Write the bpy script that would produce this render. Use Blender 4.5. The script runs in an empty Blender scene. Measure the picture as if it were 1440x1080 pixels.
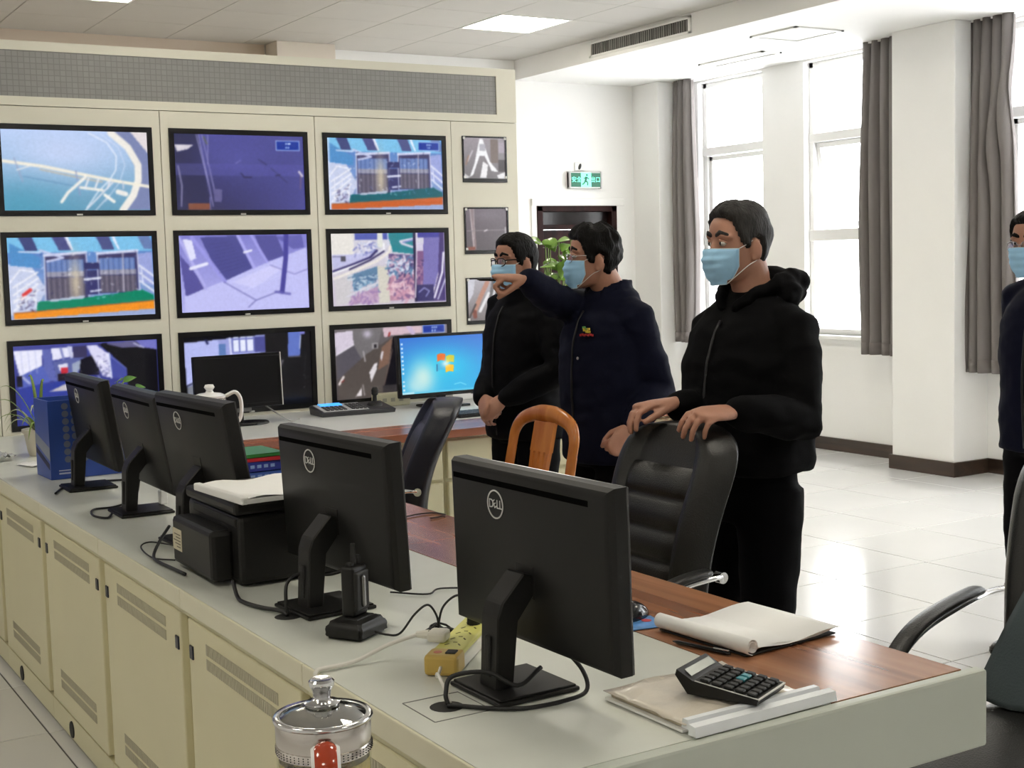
import bpy, bmesh, math, random
import numpy as np
from mathutils import Vector, Matrix, noise as mnoise

# ------------------------------------------------------------------ camera, sky, exposure
SC = bpy.context.scene
COL = SC.collection
random.seed(7)
PI = math.pi
V = Vector

CAM_H = 1.52
YAW, PITCH, ROLL, FPX = 0.54403, 0.088323, -0.0266526, 1915.0
fw = V((math.sin(YAW)*math.cos(PITCH), math.cos(YAW)*math.cos(PITCH), -math.sin(PITCH)))
rt = V((math.cos(YAW), -math.sin(YAW), 0)); up = rt.cross(fw)
rt2 = rt*math.cos(ROLL) + up*math.sin(ROLL); up2 = up*math.cos(ROLL) - rt*math.sin(ROLL)
cam_d = bpy.data.cameras.new('camera'); cam = bpy.data.objects.new('camera', cam_d); COL.objects.link(cam)
cam_d.sensor_width = 36.0; cam_d.lens = FPX/1440*36.0; cam_d.clip_start = 0.05; cam_d.clip_end = 200
mw = Matrix((rt2, up2, -fw)).transposed().to_4x4(); mw.translation = V((0, 0, CAM_H)); cam.matrix_world = mw
SC.camera = cam

world = bpy.data.worlds.new('sky'); SC.world = world; world.use_nodes = True
bg = world.node_tree.nodes['Background']
bg.inputs['Color'].default_value = (0.96, 0.98, 1.0, 1)
WORLD_STRENGTH = 9.0
LAMP_STRENGTH = 13.0
bg.inputs['Strength'].default_value = WORLD_STRENGTH
SC.view_settings.view_transform = 'Standard'; SC.view_settings.look = 'None'
SC.view_settings.gamma = 1.0; SC.view_settings.use_curve_mapping = False
SC.view_settings.exposure = 0.6
SC.cycles.max_bounces = 8; SC.cycles.diffuse_bounces = 5; SC.cycles.glossy_bounces = 4
SC.cycles.transparent_max_bounces = 12; SC.cycles.transmission_bounces = 8
SC.cycles.caustics_reflective = False; SC.cycles.caustics_refractive = False
SC.cycles.sample_clamp_indirect = 6.0

# ------------------------------------------------------------------ materials
_M = {}
def mat(name, col, rough=0.5, metal=0.0, bump=0.0, bscale=60.0, var=0.0, vscale=5.0, spec=0.5, coat=0.0, trans=0.0, emit=None, estr=0.0, stretch=None, sss=0.0, ior=1.45):
    if name in _M: return _M[name]
    m = bpy.data.materials.new(name); m.use_nodes = True; nt = m.node_tree; b = nt.nodes['Principled BSDF']
    c = (*col, 1)
    b.inputs['Base Color'].default_value = c; b.inputs['Roughness'].default_value = rough; b.inputs['Metallic'].default_value = metal
    b.inputs['Specular IOR Level'].default_value = spec; b.inputs['Coat Weight'].default_value = coat; b.inputs['Coat Roughness'].default_value = 0.08
    b.inputs['Transmission Weight'].default_value = trans; b.inputs['IOR'].default_value = ior
    if sss: b.inputs['Subsurface Weight'].default_value = sss; b.inputs['Subsurface Radius'].default_value = (.01, .004, .002)
    if emit: b.inputs['Emission Color'].default_value = (*emit, 1); b.inputs['Emission Strength'].default_value = estr
    tc = nt.nodes.new('ShaderNodeTexCoord'); src = tc.outputs['Object']
    if stretch:
        mp = nt.nodes.new('ShaderNodeMapping'); mp.inputs['Scale'].default_value = stretch
        nt.links.new(src, mp.inputs['Vector']); src = mp.outputs['Vector']
    if var or not bump:
        n = nt.nodes.new('ShaderNodeTexNoise'); n.inputs['Scale'].default_value = vscale; n.inputs['Detail'].default_value = 6
        nt.links.new(src, n.inputs['Vector'])
        r = nt.nodes.new('ShaderNodeMapRange'); v_ = var or 0.02
        r.inputs['From Min'].default_value = .3; r.inputs['From Max'].default_value = .7
        r.inputs['To Min'].default_value = 1-v_; r.inputs['To Max'].default_value = 1+v_
        nt.links.new(n.outputs['Fac'], r.inputs['Value'])
        mx = nt.nodes.new('ShaderNodeVectorMath'); mx.operation = 'SCALE'; mx.inputs[0].default_value = col
        nt.links.new(r.outputs['Result'], mx.inputs['Scale']); nt.links.new(mx.outputs['Vector'], b.inputs['Base Color'])
    if bump:
        n2 = nt.nodes.new('ShaderNodeTexNoise'); n2.inputs['Scale'].default_value = bscale; n2.inputs['Detail'].default_value = 4
        nt.links.new(src, n2.inputs['Vector'])
        bp = nt.nodes.new('ShaderNodeBump'); bp.inputs['Strength'].default_value = bump; bp.inputs['Distance'].default_value = 0.01
        nt.links.new(n2.outputs['Fac'], bp.inputs['Height']); nt.links.new(bp.outputs['Normal'], b.inputs['Normal'])
    _M[name] = m; return m

def glass_mat(name, tint=(1, 1, 1), gloss=0.06):
    if name in _M: return _M[name]
    m = bpy.data.materials.new(name); m.use_nodes = True; nt = m.node_tree
    for n in list(nt.nodes): nt.nodes.remove(n)
    o = nt.nodes.new('ShaderNodeOutputMaterial'); mx = nt.nodes.new('ShaderNodeMixShader')
    t = nt.nodes.new('ShaderNodeBsdfTransparent'); t.inputs['Color'].default_value = (*tint, 1)
    g = nt.nodes.new('ShaderNodeBsdfGlossy'); g.inputs['Roughness'].default_value = 0.02
    mx.inputs[0].default_value = gloss
    nt.links.new(t.outputs[0], mx.inputs[1]); nt.links.new(g.outputs[0], mx.inputs[2]); nt.links.new(mx.outputs[0], o.inputs[0])
    _M[name] = m; return m

def wood_mat(name, c1, c2, axis=1, rough=0.25, scale=1.0, spec=.5):
    if name in _M: return _M[name]
    m = bpy.data.materials.new(name); m.use_nodes = True; nt = m.node_tree; b = nt.nodes['Principled BSDF']
    tc = nt.nodes.new('ShaderNodeTexCoord'); mp = nt.nodes.new('ShaderNodeMapping')
    s = [14*scale]*3; s[axis] = 0.9*scale; mp.inputs['Scale'].default_value = s
    n = nt.nodes.new('ShaderNodeTexNoise'); n.inputs['Scale'].default_value = 1.0; n.inputs['Detail'].default_value = 8; n.inputs['Distortion'].default_value = 0.6
    cr = nt.nodes.new('ShaderNodeValToRGB'); cr.color_ramp.elements[0].color = (*c1, 1); cr.color_ramp.elements[1].color = (*c2, 1)
    cr.color_ramp.elements[0].position = .35; cr.color_ramp.elements[1].position = .68
    nt.links.new(tc.outputs['Object'], mp.inputs['Vector']); nt.links.new(mp.outputs[0], n.inputs['Vector']); nt.links.new(n.outputs['Fac'], cr.inputs[0])
    nt.links.new(cr.outputs[0], b.inputs['Base Color']); b.inputs['Roughness'].default_value = rough; b.inputs['Specular IOR Level'].default_value = spec
    _M[name] = m; return m

def grid_mat(name, col, dark, cw, ch, mortar, rough=.4):
    m = bpy.data.materials.new(name); m.use_nodes = True; nt = m.node_tree; b = nt.nodes['Principled BSDF']
    tc = nt.nodes.new('ShaderNodeTexCoord'); sp = nt.nodes.new('ShaderNodeSeparateXYZ'); cb = nt.nodes.new('ShaderNodeCombineXYZ')
    nt.links.new(tc.outputs['Object'], sp.inputs[0]); nt.links.new(sp.outputs['X'], cb.inputs['X']); nt.links.new(sp.outputs['Z'], cb.inputs['Y'])
    br = nt.nodes.new('ShaderNodeTexBrick'); br.offset = 0; br.inputs['Scale'].default_value = 1; br.inputs['Brick Width'].default_value = cw; br.inputs['Row Height'].default_value = ch
    br.inputs['Mortar Size'].default_value = mortar; br.inputs['Color1'].default_value = (*col, 1); br.inputs['Color2'].default_value = (col[0]*.9, col[1]*.9, col[2]*.9, 1); br.inputs['Mortar'].default_value = (*dark, 1)
    nt.links.new(cb.outputs[0], br.inputs['Vector']); nt.links.new(br.outputs['Color'], b.inputs['Base Color']); b.inputs['Roughness'].default_value = rough
    bp = nt.nodes.new('ShaderNodeBump'); bp.inputs['Strength'].default_value = .3; bp.inputs['Distance'].default_value = .003
    nt.links.new(br.outputs['Fac'], bp.inputs['Height']); bp.invert = True; nt.links.new(bp.outputs['Normal'], b.inputs['Normal'])
    _M[name] = m; return m

# ------------------------------------------------------------------ mesh builder
class MB:
    def __init__(s): s.bm = bmesh.new()
    def box(s, lo, hi, bev=0.0, rot=None, seg=2):
        lo, hi = V(lo), V(hi); c = (lo+hi)/2; d = hi-lo
        M = Matrix.Translation(c)
        if rot is not None: M = M @ rot.to_4x4()
        r = bmesh.ops.create_cube(s.bm, size=1.0, matrix=M @ Matrix.Diagonal((*d, 1)))
        if bev > 0:
            es = list({e for v in r['verts'] for e in v.link_edges})
            bmesh.ops.bevel(s.bm, geom=es, offset=min(bev, min(d)*.49), segments=seg, affect='EDGES', profile=.5)
        return s
    def rings(s, rings, cap=True, closed=True):
        vs = [[s.bm.verts.new(p) for p in r] for r in rings]; n = len(vs[0])
        for a, b in zip(vs, vs[1:]):
            for i in range(n if closed else n-1):
                j = (i+1) % n
                s.bm.faces.new((a[i], a[j], b[j], b[i]))
        if cap:
            for r, flip in ((vs[0], True), (vs[-1], False)):
                s.bm.faces.new(r[::-1] if flip else r)
        return s
    def tube(s, pts, rad, n=8, up=None, cap=True, rnd=False):
        s.rings(tube_rings(pts, rad, n, up, rnd), cap); return s
    def lathe(s, prof, c=(0, 0, 0), n=24, cap=True, axis='z'):
        c = V(c); R = []
        for r, h in prof:
            ring = []
            for i in range(n):
                a = 2*PI*i/n; x, y = max(r, 1e-4)*math.cos(a), max(r, 1e-4)*math.sin(a)
                p = V((x, y, h)) if axis == 'z' else (V((h, x, y)) if axis == 'x' else V((y, h, x)))
                ring.append(c+p)
            R.append(ring)
        s.rings(R, cap); return s
    def ell(s, c, r, u=12, v=8, rot=None):
        M = Matrix.Translation(V(c))
        if rot is not None: M = M @ rot.to_4x4()
        bmesh.ops.create_uvsphere(s.bm, u_segments=u, v_segments=v, radius=1.0, matrix=M @ Matrix.Diagonal((*r, 1))); return s
    def prism(s, poly, depth, frame):
        """poly: 2d points, frame: (origin, X, Y, N) extruded along N by depth"""
        o, X, Y, N = (V(q) for q in frame)
        a = [o+X*p[0]+Y*p[1] for p in poly]; s.rings([a, [p+N*depth for p in a]]); return s
    def quad(s, *p):
        s.bm.faces.new([s.bm.verts.new(q) for q in p]); return s
    def mesh(s, m):
        s.bm.from_mesh(m); return s
    def build(s, name, mtl, parent=None, off=None, smooth=False, ang=None, fix=True):
        if fix: bmesh.ops.recalc_face_normals(s.bm, faces=s.bm.faces[:])
        me = bpy.data.meshes.new(name); s.bm.to_mesh(me); s.bm.free()
        if off is not None: me.transform(Matrix.Translation(-V(off)))
        return link(name, me, mtl, parent, smooth, ang)

def link(name, me, mtl, parent=None, smooth=False, ang=None):
    o = bpy.data.objects.new(name, me); COL.objects.link(o)
    if mtl: me.materials.clear(); me.materials.append(mtl)
    if parent: o.parent = parent
    if smooth or ang:
        me.polygons.foreach_set('use_smooth', [True]*len(me.polygons))
        if ang: me.set_sharp_from_angle(angle=math.radians(ang))
    return o

def tube_rings(pts, rad, n=8, up=None, rnd=False):
    pts = [V(p) for p in pts]; k = len(pts)
    rad = list(rad) if isinstance(rad, (list,)) else [rad]*k
    rad = [(r, r) if not isinstance(r, tuple) else r for r in rad]
    if rnd:
        t0 = (pts[1]-pts[0]).normalized(); t1 = (pts[-1]-pts[-2]).normalized()
        r0, r1 = rad[0], rad[-1]; m0, m1 = max(r0), max(r1)
        pts = [pts[0]-t0*m0*.92, pts[0]-t0*m0*.6]+pts+[pts[-1]+t1*m1*.6, pts[-1]+t1*m1*.92]
        sc = lambda r, f: (r[0]*f, r[1]*f)
        rad = [sc(r0, .35), sc(r0, .8)]+rad+[sc(r1, .8), sc(r1, .35)]; k += 4
    R = []; S = None
    for i, p in enumerate(pts):
        t = (pts[min(i+1, k-1)]-pts[max(i-1, 0)]).normalized()
        if S is None:
            u = V(up) if up is not None else (V((0, 0, 1)) if abs(t.z) < .9 else V((1, 0, 0)))
            S = t.cross(u).normalized()
        else:
            S = (S-t*S.dot(t)).normalized()
        U = S.cross(t).normalized()
        a, b = rad[i]
        R.append([p+S*a*math.cos(2*PI*j/n)+U*b*math.sin(2*PI*j/n) for j in range(n)])
    return R

def smooth_path(pts, n=6):
    """Catmull-Rom through points"""
    P = [V(p) for p in pts]; P = [P[0]*2-P[1]]+P+[P[-1]*2-P[-2]]; out = []
    for i in range(1, len(P)-2):
        a, b, c, d = P[i-1:i+3]
        for j in range(n):
            t = j/n
            out.append(.5*((2*b)+(c-a)*t+(2*a-5*b+4*c-d)*t*t+(3*b-a-3*c+d)*t**3))
    out.append(P[-2]); return out

def tag(o, label=None, cat=None, group=None, kind=None):
    if label: o['label'] = label
    if cat: o['category'] = cat
    if group: o['group'] = group
    if kind: o['kind'] = kind
    return o
def empty(name, loc=(0, 0, 0), rz=0.0):
    o = bpy.data.objects.new(name, None); COL.objects.link(o); o.location = loc; o.rotation_euler = (0, 0, rz); o.empty_display_size = .1; return o
def thing(name, label, cat, loc=(0, 0, 0), rz=0.0, group=None): return tag(empty(name, loc, rz), label, cat, group)
def struct(o): o['kind'] = 'structure'; return o
def copy_tree(o, parent=None):
    c = o.copy(); COL.objects.link(c)
    if parent: c.parent = parent
    for ch in list(o.children): copy_tree(ch, c)
    return c
def remesh(bm, voxel, smooth=2, factor=.5):
    """union of overlapping closed lofts as one continuous surface; returns a mesh"""
    bmesh.ops.recalc_face_normals(bm, faces=bm.faces[:])
    me = bpy.data.meshes.new('tmp'); bm.to_mesh(me); bm.free()
    o = bpy.data.objects.new('tmp', me); COL.objects.link(o)
    r = o.modifiers.new('r', 'REMESH'); r.mode = 'VOXEL'; r.voxel_size = voxel
    if smooth:
        s = o.modifiers.new('s', 'SMOOTH'); s.factor = factor; s.iterations = smooth
    dg = bpy.context.evaluated_depsgraph_get(); dg.update()
    out = bpy.data.meshes.new_from_object(o.evaluated_get(dg))
    bpy.data.objects.remove(o); bpy.data.meshes.remove(me)
    return out
def text_mesh(s, size, depth=0.0006, align='CENTER'):
    c = bpy.data.curves.new('t', 'FONT'); c.body = s; c.size = size; c.extrude = depth; c.align_x = align; c.align_y = 'CENTER'
    o = bpy.data.objects.new('t', c); COL.objects.link(o)
    dg = bpy.context.evaluated_depsgraph_get(); dg.update()
    m = bpy.data.meshes.new_from_object(o.evaluated_get(dg)); bpy.data.objects.remove(o); bpy.data.curves.remove(c); return m
def text_obj(name, s, size, mtl, parent, M, depth=.0006):
    m = text_mesh(s, size, depth); m.transform(M); return link(name, m, mtl, parent)

# palette
CREAM = mat('cream_metal', (.70, .68, .575), .42, var=.03, vscale=2)
CREAM_D = mat('cream_metal_vent', (.46, .43, .31), .5)
WALLW = mat('white_wall_paint', (.86, .855, .84), .75, bump=.05, bscale=90, var=.02, vscale=1.5)
WALLB = mat('beige_dim_wall', (.62, .52, .43), .8, bump=.05, bscale=80)
CEIL = mat('ceiling_panel_paint', (.52, .50, .47), .55, var=.015, vscale=3)
BLACKP = mat('black_plastic', (.0095, .0092, .0088), .42, spec=.35, bump=.06, bscale=900, var=.05)
BLACKG = mat('black_gloss_plastic', (.012, .012, .013), .16)
BLACKM = mat('black_matt_plastic', (.012, .012, .012), .6)
CABLEB = mat('black_cable', (.012, .012, .013), .45)
CABLEW = mat('white_cable', (.75, .73, .68), .45)
CHROME = mat('chrome', (.75, .75, .76), .14, metal=1.0)
STEEL = mat('brushed_steel', (.62, .58, .54), .22, metal=1.0, bump=.03, bscale=200, stretch=(1, 1, 20))
SILVER = mat('silver_print', (.62, .62, .60), .4)
GREYTOP = mat('grey_laminate', (.65, .67, .61), .30, var=.03, vscale=8)
WOODTOP = wood_mat('walnut_laminate', (.20, .075, .036), (.44, .205, .105), 1, .17, 1.0, 1.0)
WOODTOPX = wood_mat('walnut_laminate_back', (.26, .085, .045), (.42, .17, .10), 0, .25)
LEATHER = mat('black_leather', (.010, .010, .0095), .34, bump=.18, bscale=260)
LEATHERB = mat('navy_black_leather', (.007, .008, .017), .35, bump=.15, bscale=260)
PAPER = mat('white_paper', (.88, .88, .865), .8, bump=.06, bscale=40)
DARKWOOD = wood_mat('dark_red_door_wood', (.014, .006, .006), (.034, .011, .010), 2, .5, 1.0, .12)
BROWNBASE = wood_mat('brown_skirting', (.025, .015, .010), (.06, .036, .024), 1, .3)
WINFRAME = mat('white_window_frame', (.80, .80, .79), .35)
GLASS = glass_mat('window_glass')
# ------------------------------------------------------------------ the room
CZ, SZ = 3.20, 3.04           # ceiling, soffit underside
XR, YB = 7.60, 9.83           # window wall, back wall
XL, YF = -3.2, -3.4
TILE = mat('white_floor_tile', (.70, .70, .69), .13, var=.03, vscale=1.2)
GROUT = mat('dark_grout', (.10, .095, .09), .9)
fl = struct(MB().box((XL-.3, YF-.3, -.2), (XR+.3, YB+.3, -.004)).build('floor', GROUT))
tm = None; k = 0
for i in range(-11, 4):
    for j in range(-6, 8):
        x, y = 5.745+.6*i, 5.21+.6*j
        if x > 7.55 or y > 9.8: continue
        if tm is None:
            o = MB().box((-.2972, -.2972, -.01), (.2972, .2972, 0), .0015, seg=1).build('floor_tile', TILE, fl); tm = o.data
        else:
            o = bpy.data.objects.new('floor_tile', tm); COL.objects.link(o); o.parent = fl
        o.location = (x+.3, y+.3, 0)
rest = MB()
for x0, x1, y0, y1 in ((XL, -.855, YF, YB), (-.855, XR, YF, 1.61)):
    rest.box((x0, y0, -.01), (x1, y1, 0))
tag(rest.build('far_tiling', TILE, fl), kind='stuff')

# ceiling with its metal panels
ce = struct(MB().box((XL-.3, YF-.3, CZ+.012), (XR+.3, YB+.3, CZ+.25)).build('ceiling', mat('ceiling_void', (.25, .24, .22), .8)))
LIGHTS = [(1.92, 8.04), (4.855, 8.04), (1.92, 5.107), (4.855, 5.107), (1.92, 2.175), (4.855, 2.175), (-1.012, 5.107), (-1.012, 2.175), (1.92, -.757), (-1.012, -.757)]
pm = None; rest = MB()
P = .5865
for i in range(-9, 9):
    for j in range(-8, 5):
        x0, y0 = 1.92+P*i, 8.04+1.173*j-.5865*0
        for h in (0, 1):
            y = y0+h*P
            if any(abs(x0-a) < .15 and abs(y-b) < .15 for a, b in LIGHTS): continue
            if y > YB or x0 > 6.05 or x0+P < XL or y+P < YF: continue
            x1, y1 = min(x0+P, 6.05), min(y+P, YB)
            if y >= 5.5 and x0 > -1 and x1 == x0+P and y1 == y+P:
                if pm is None:
                    o = MB().box((.002, .002, 0), (P-.002, P-.002, .012), .0025, seg=1).build('ceiling_panel', CEIL, ce); pm = o.data
                else:
                    o = bpy.data.objects.new('ceiling_panel', pm); COL.objects.link(o); o.parent = ce
                o.location = (x0, y, CZ)
            else:
                rest.box((x0+.002, y+.002, CZ), (x1-.002, y1-.002, CZ+.012))
tag(rest.build('far_ceiling_panels', CEIL, ce), kind='stuff')
LAMP = mat('lamp_diffuser', (.9, .9, .88), .6, emit=(1.0, .935, .79), estr=LAMP_STRENGTH)
FRAMEW = mat('white_enamel', (.82, .82, .80), .35)
lbl = {0: 'square white ceiling light panel above the left end of the video wall', 1: 'square white ceiling light panel near the soffit above the exit door',
       2: 'square white ceiling light panel over the far end of the long console', 3: 'square white ceiling light panel over the standing men', 4: 'square white ceiling light panel over the near end of the long console', 5: 'square white ceiling light panel over the chair at right', 6: 'square white ceiling light panel over the aisle left of the far cabinets', 7: 'square white ceiling light panel over the aisle left of the near cabinets', 8: 'square white ceiling light panel behind the near end of the console', 9: 'square white ceiling light panel at the rear left corner of the hall'}
proto = None
for n, (x, y) in enumerate(LIGHTS):
    if proto is None:
        t = thing('ceiling_light', lbl[0], 'ceiling light', (0, 0, 0), group='square ceiling light panels')
        MB().box((0, 0, .004), (P, P, .02)).box((0, 0, -.002), (.02, P, .006)).box((P-.02, 0, -.002), (P, P, .006)).box((0, 0, -.002), (P, .02, .006)).box((0, P-.02, -.002), (P, P, .006)).build('light_frame', FRAMEW, t)
        MB().box((.02, .02, 0), (P-.02, P-.02, .0035)).build('diffuser', LAMP, t); proto = t
    else: t = copy_tree(proto)
    t.location = (x, y, CZ)
    t['label'] = lbl[n]

# walls
wb = MB()
DX0, DX1, DZ = 6.23, 7.06, 2.0
wb.box((XL, YB, 0), (DX0, YB+.2, CZ+.2)).box((DX1, YB, 0), (XR+.3, YB+.2, CZ+.2)).box((DX0, YB, DZ), (DX1, YB+.2, CZ+.2))
struct(wb.build('wall_back', WALLW))
struct(MB().box((XL, YB-.012, 2.0), (3.85, YB-.001, CZ)).build('wall_back_upper', WALLB))  # beige stretch of the back wall, its dimness put into the colour
struct(MB().box((XL-.2, YF, 0), (XL, YB+.2, CZ+.2)).build('wall_left', WALLW))
struct(MB().box((XL, YF-.2, 0), (XR+.3, YF, CZ+.2)).build('wall_front', WALLW))
struct(MB().box((3.86, 9.60, 0), (4.33, YB, CZ), .004).build('trim_1', mat('pillar_paint', (.72, .65, .57), .8)))
# soffit
struct(MB().box((6.05, YF, SZ), (XR+.2, YB+.05, CZ+.2)).build('trim_2', WALLW))
# window wall
bays = [-3.16*k for k in range(3)]
WZ0, WZ1 = .90, 3.02
ys = sorted([(7.22+b, 8.04+b) for b in bays]+[(8.52+b, 9.34+b) for b in bays])
wr = MB()
wr.box((XR, YF, -.0), (XR+.24, YB+.2, WZ0)).box((XR, YF, WZ1), (XR+.24, YB+.2, CZ+.2))
prev = YF
for a, b in ys:
    if a > prev: wr.box((XR, prev, WZ0), (XR+.24, a, WZ1))
    prev = b
wr.box((XR, prev, WZ0), (XR+.24, YB+.2, WZ1))
struct(wr.build('wall_right', WALLW))
nn = 3
for b in range(4):
    c = 6.535-3.16*b
    struct(MB().box((7.26, c-.275, 0), (XR, c+.275, SZ), .006).build('trim_%d' % nn, WALLW)); nn += 1
struct(MB().box((7.26, 9.46, 0), (XR, YB, SZ), .006).build('trim_%d' % nn, WALLW)); nn += 1
# baseboards
bb = MB()
def base_run(y0, y1, x): bb.box((x-.018, y0, 0), (x, y1, .10), .004)
for b in range(4):
    c = 6.535-3.16*b
    base_run(c+.275, c+2.89 if b else 9.46, XR)
    base_run(c-.293, c+.293, 7.26)
    bb.box((7.25, c+.275, 0), (XR, c+.293, .10), .004); bb.box((7.25, c-.293, 0), (XR, c-.275, .10), .004)
base_run(9.442, YB, 7.26); bb.box((7.25, 9.442, 0), (XR, 9.46, .1), .004)
struct(bb.build('baseboard_right', BROWNBASE))
struct(MB().box((4.4, YB-.018, 0), (DX0-.06, YB, .1), .004).build('baseboard_back', BROWNBASE))

# windows
def window(n, y0, y1, sash_open):
    t = tag(empty('window_%d' % n, (XR+.06, y0, WZ0)), kind='structure')
    W, Hh = y1-y0, WZ1-WZ0; f = .045; d = .07
    m = MB()
    m.box((0, 0, 0), (d, f, Hh), .004).box((0, W-f, 0), (d, W, Hh), .004).box((0, 0, 0), (d, W, f), .004).box((0, 0, Hh-f), (d, W, Hh), .004)
    m.box((-.01, 0, .73), (d, W, .82), .006).box((-.01, 0, 1.50), (d, W, 1.57), .006)
    m.build('window_frame', WINFRAME, t)
    MB().box((-.12, -.02, -.03), (.0, W+.02, 0), .005).build('window_sill', WALLW, t)
    for z0, z1 in ((f, .73), (1.57, Hh-f)):
        MB().box((.03, f, z0), (.036, W-f, z1)).build('pane', GLASS, t)
    s = MB(); z0, z1 = .825, 1.495; e = .04
    s.box((0, 0, z0-z1), (.035, e, 0), .004).box((0, W-2*f-.01-e, z0-z1), (.035, W-2*f-.01, 0), .004).box((0, 0, -e), (.035, W-2*f-.01, 0), .004).box((0, 0, z0-z1), (.035, W-2*f-.01, z0-z1+e), .004)
    so = s.build('sash', WINFRAME, t); so.location = (.02, f+.005, z1); so.rotation_euler = (0, -math.radians(9 if sash_open else 0), 0)
    MB().box((.015, e, z0-z1+e), (.02, W-2*f-.01-e, -e)).build('sash_pane', GLASS, so)
    MB().box((-.02, W*.5-.01, z0-z1+.005), (0, W*.5+.01, z0-z1+.03), .004).box((-.03, W*.5-.008, z0-z1+.01), (-.02, W*.5+.07, z0-z1+.024), .004).build('sash_handle', FRAMEW, so)
for n, (a, b) in enumerate(reversed(ys)): window(n+1, a, b, n == 1)

# door
dr = tag(empty('door_1', (DX0, YB, 0)), kind='structure')
DW = DX1-DX0
m = MB(); m.box((0, -.02, 0), (.06, .15, DZ), .006).box((DW-.06, -.02, 0), (DW, .15, DZ), .006).box((0, -.02, DZ-.05), (DW, .15, DZ), .006).box((.06, .0, 1.80), (DW-.06, .12, 1.84), .004)
m.build('door_frame', DARKWOOD, dr)
MB().box((.06, .05, 1.84), (DW-.06, .06, DZ-.05)).build('transom_pane', mat('dark_glass', (.012, .008, .008), .15, spec=.3), dr)
lf = MB().box((.065, .03, .01), (DW-.065, .07, 1.795), .003).build('door_leaf', DARKWOOD, dr)
for (a, c, b, e) in ((.14, 1.15, .34, 1.65), (.48, 1.15, .68, 1.65), (.14, .2, .34, 1.0), (.48, .2, .68, 1.0)):
    MB().box((a, .018, c), (b, .032, e), .01).build('door_panel', DARKWOOD, lf)
MB().tube([(.11, .03, 1.02), (.11, -.02, 1.02), (.2, -.02, 1.02)], .009, 8).build('door_handle', CHROME, lf)
m = MB(); m.box((-.05, -.012, 0), (0, 0, DZ+.06)).box((DW, -.012, 0), (DW+.05, 0, DZ+.06)).box((-.05, -.02, DZ), (DW+.08, 0, DZ+.06), .004); m.build('door_casing', WALLW, dr)

# curtains
CURT = mat('taupe_curtain_cloth', (.19, .172, .165), .85, bump=.1, bscale=300, var=.05, vscale=3)
def curtain(y0, y1, z0, label, folds, seed, swag=0.0):
    rnd = random.Random(seed); W = y1-y0; n = folds*12; nz = 24; H = SZ-z0
    ph = [rnd.uniform(-.5, .5) for _ in range(folds+2)]; am = [rnd.uniform(.7, 1.3) for _ in range(folds+2)]
    t = thing('curtain', label, 'curtain', (7.42, y0, z0), group='taupe window curtains')
    m = MB(); G = []
    for iz in range(nz+1):
        v = iz/nz; row = []
        for i in range(n+1):
            u = i/n; q = u*folds; k = int(min(q, folds-1e-6))
            a = .058*am[k]*(1-.45*v**3)
            x = a*math.sin(2*PI*q+ph[k]*math.sin(PI*(q-k))) + .012*math.sin(5*v+k)
            y = u*W + .010*math.sin(7*v+u*9+seed)*(1-v) + .018*math.cos(2*PI*q)
            if swag and u < .45: x -= swag*math.exp(-((v-.80+u*.5)/.10)**2)
            row.append(V((x, y, v*H)))
        G.append(row)
    for off in (0,):
        for a, b in zip(G, G[1:]):
            pass
    bmv = [[m.bm.verts.new(p) for p in r] for r in G]
    for a, b in zip(bmv, bmv[1:]):
        for i in range(n): m.bm.faces.new((a[i], a[i+1], b[i+1], b[i]))
    o = m.build('cloth', CURT, t, smooth=True)
    s = o.modifiers.new('s', 'SOLIDIFY'); s.thickness = .004
    hm = MB(); R = G[0]; R2 = G[1]
    bmv = [[hm.bm.verts.new(p+V((-.004, 0, z))) for p in R] for z in (.004, .09)]
    for i in range(n): hm.bm.faces.new((bmv[0][i], bmv[0][i+1], bmv[1][i+1], bmv[1][i]))
    h = hm.build('hem', CURT, t, smooth=True); s = h.modifiers.new('s', 'SOLIDIFY'); s.thickness = .003
    MB().box((-.006, .01, H-.012), (.006, W-.01, H-.0)).build('curtain_track', FRAMEW, t)
curtain(9.18, 9.52, .80, 'taupe curtain hanging at the far left of the windows by the corner', 4, 1)
curtain(6.86, 7.22, .785, 'taupe curtain hanging left of the white square column', 4, 2)
curtain(5.90, 6.40, .705, 'long taupe curtain right of the white column behind the man at right edge', 6, 3, .05)

# air vent in the soffit face
t = thing('air_vent', 'long white framed air grille with dark slats in the soffit face', 'vent', (6.05, 7.49, 3.065))
MB().box((-.012, 0, 0), (0, 1.23, .018), .003).box((-.012, 0, .1), (0, 1.23, .12), .003).box((-.012, 0, 0), (0, .03, .12), .003).box((-.012, 1.2, 0), (0, 1.23, .12), .003).build('vent_frame', FRAMEW, t)
MB().box((-.004, .03, .018), (-.001, 1.2, .1)).build('vent_back', mat('vent_dark', (.06, .06, .055), .8), t)
m = MB(); rv = random.Random(3)
for i in range(46):
    y = .045+i*.0252
    m.box((-.010, y, .018), (-.005, y+rv.uniform(.004, .012), .1))
tag(m.build('slats', mat('vent_slat', (.30, .30, .28), .5), t), kind='stuff')
t = thing('access_hatch', 'square white access hatch in the underside of the soffit', 'hatch', (6.43, 6.87, SZ))
MB().box((0, 0, -.012), (.44, .025, 0), .002).box((0, .435, -.012), (.44, .46, 0), .002).box((0, 0, -.012), (.025, .46, 0), .002).box((.415, 0, -.012), (.44, .46, 0), .002).build('hatch_frame', FRAMEW, t)
MB().box((.03, .03, -.006), (.41, .43, -.001)).build('hatch_panel', FRAMEW, t)
t = thing('strip_diffuser', 'narrow white strip diffuser in the soffit underside near the far curtain', 'diffuser', (6.95, 7.78, SZ))
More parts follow.
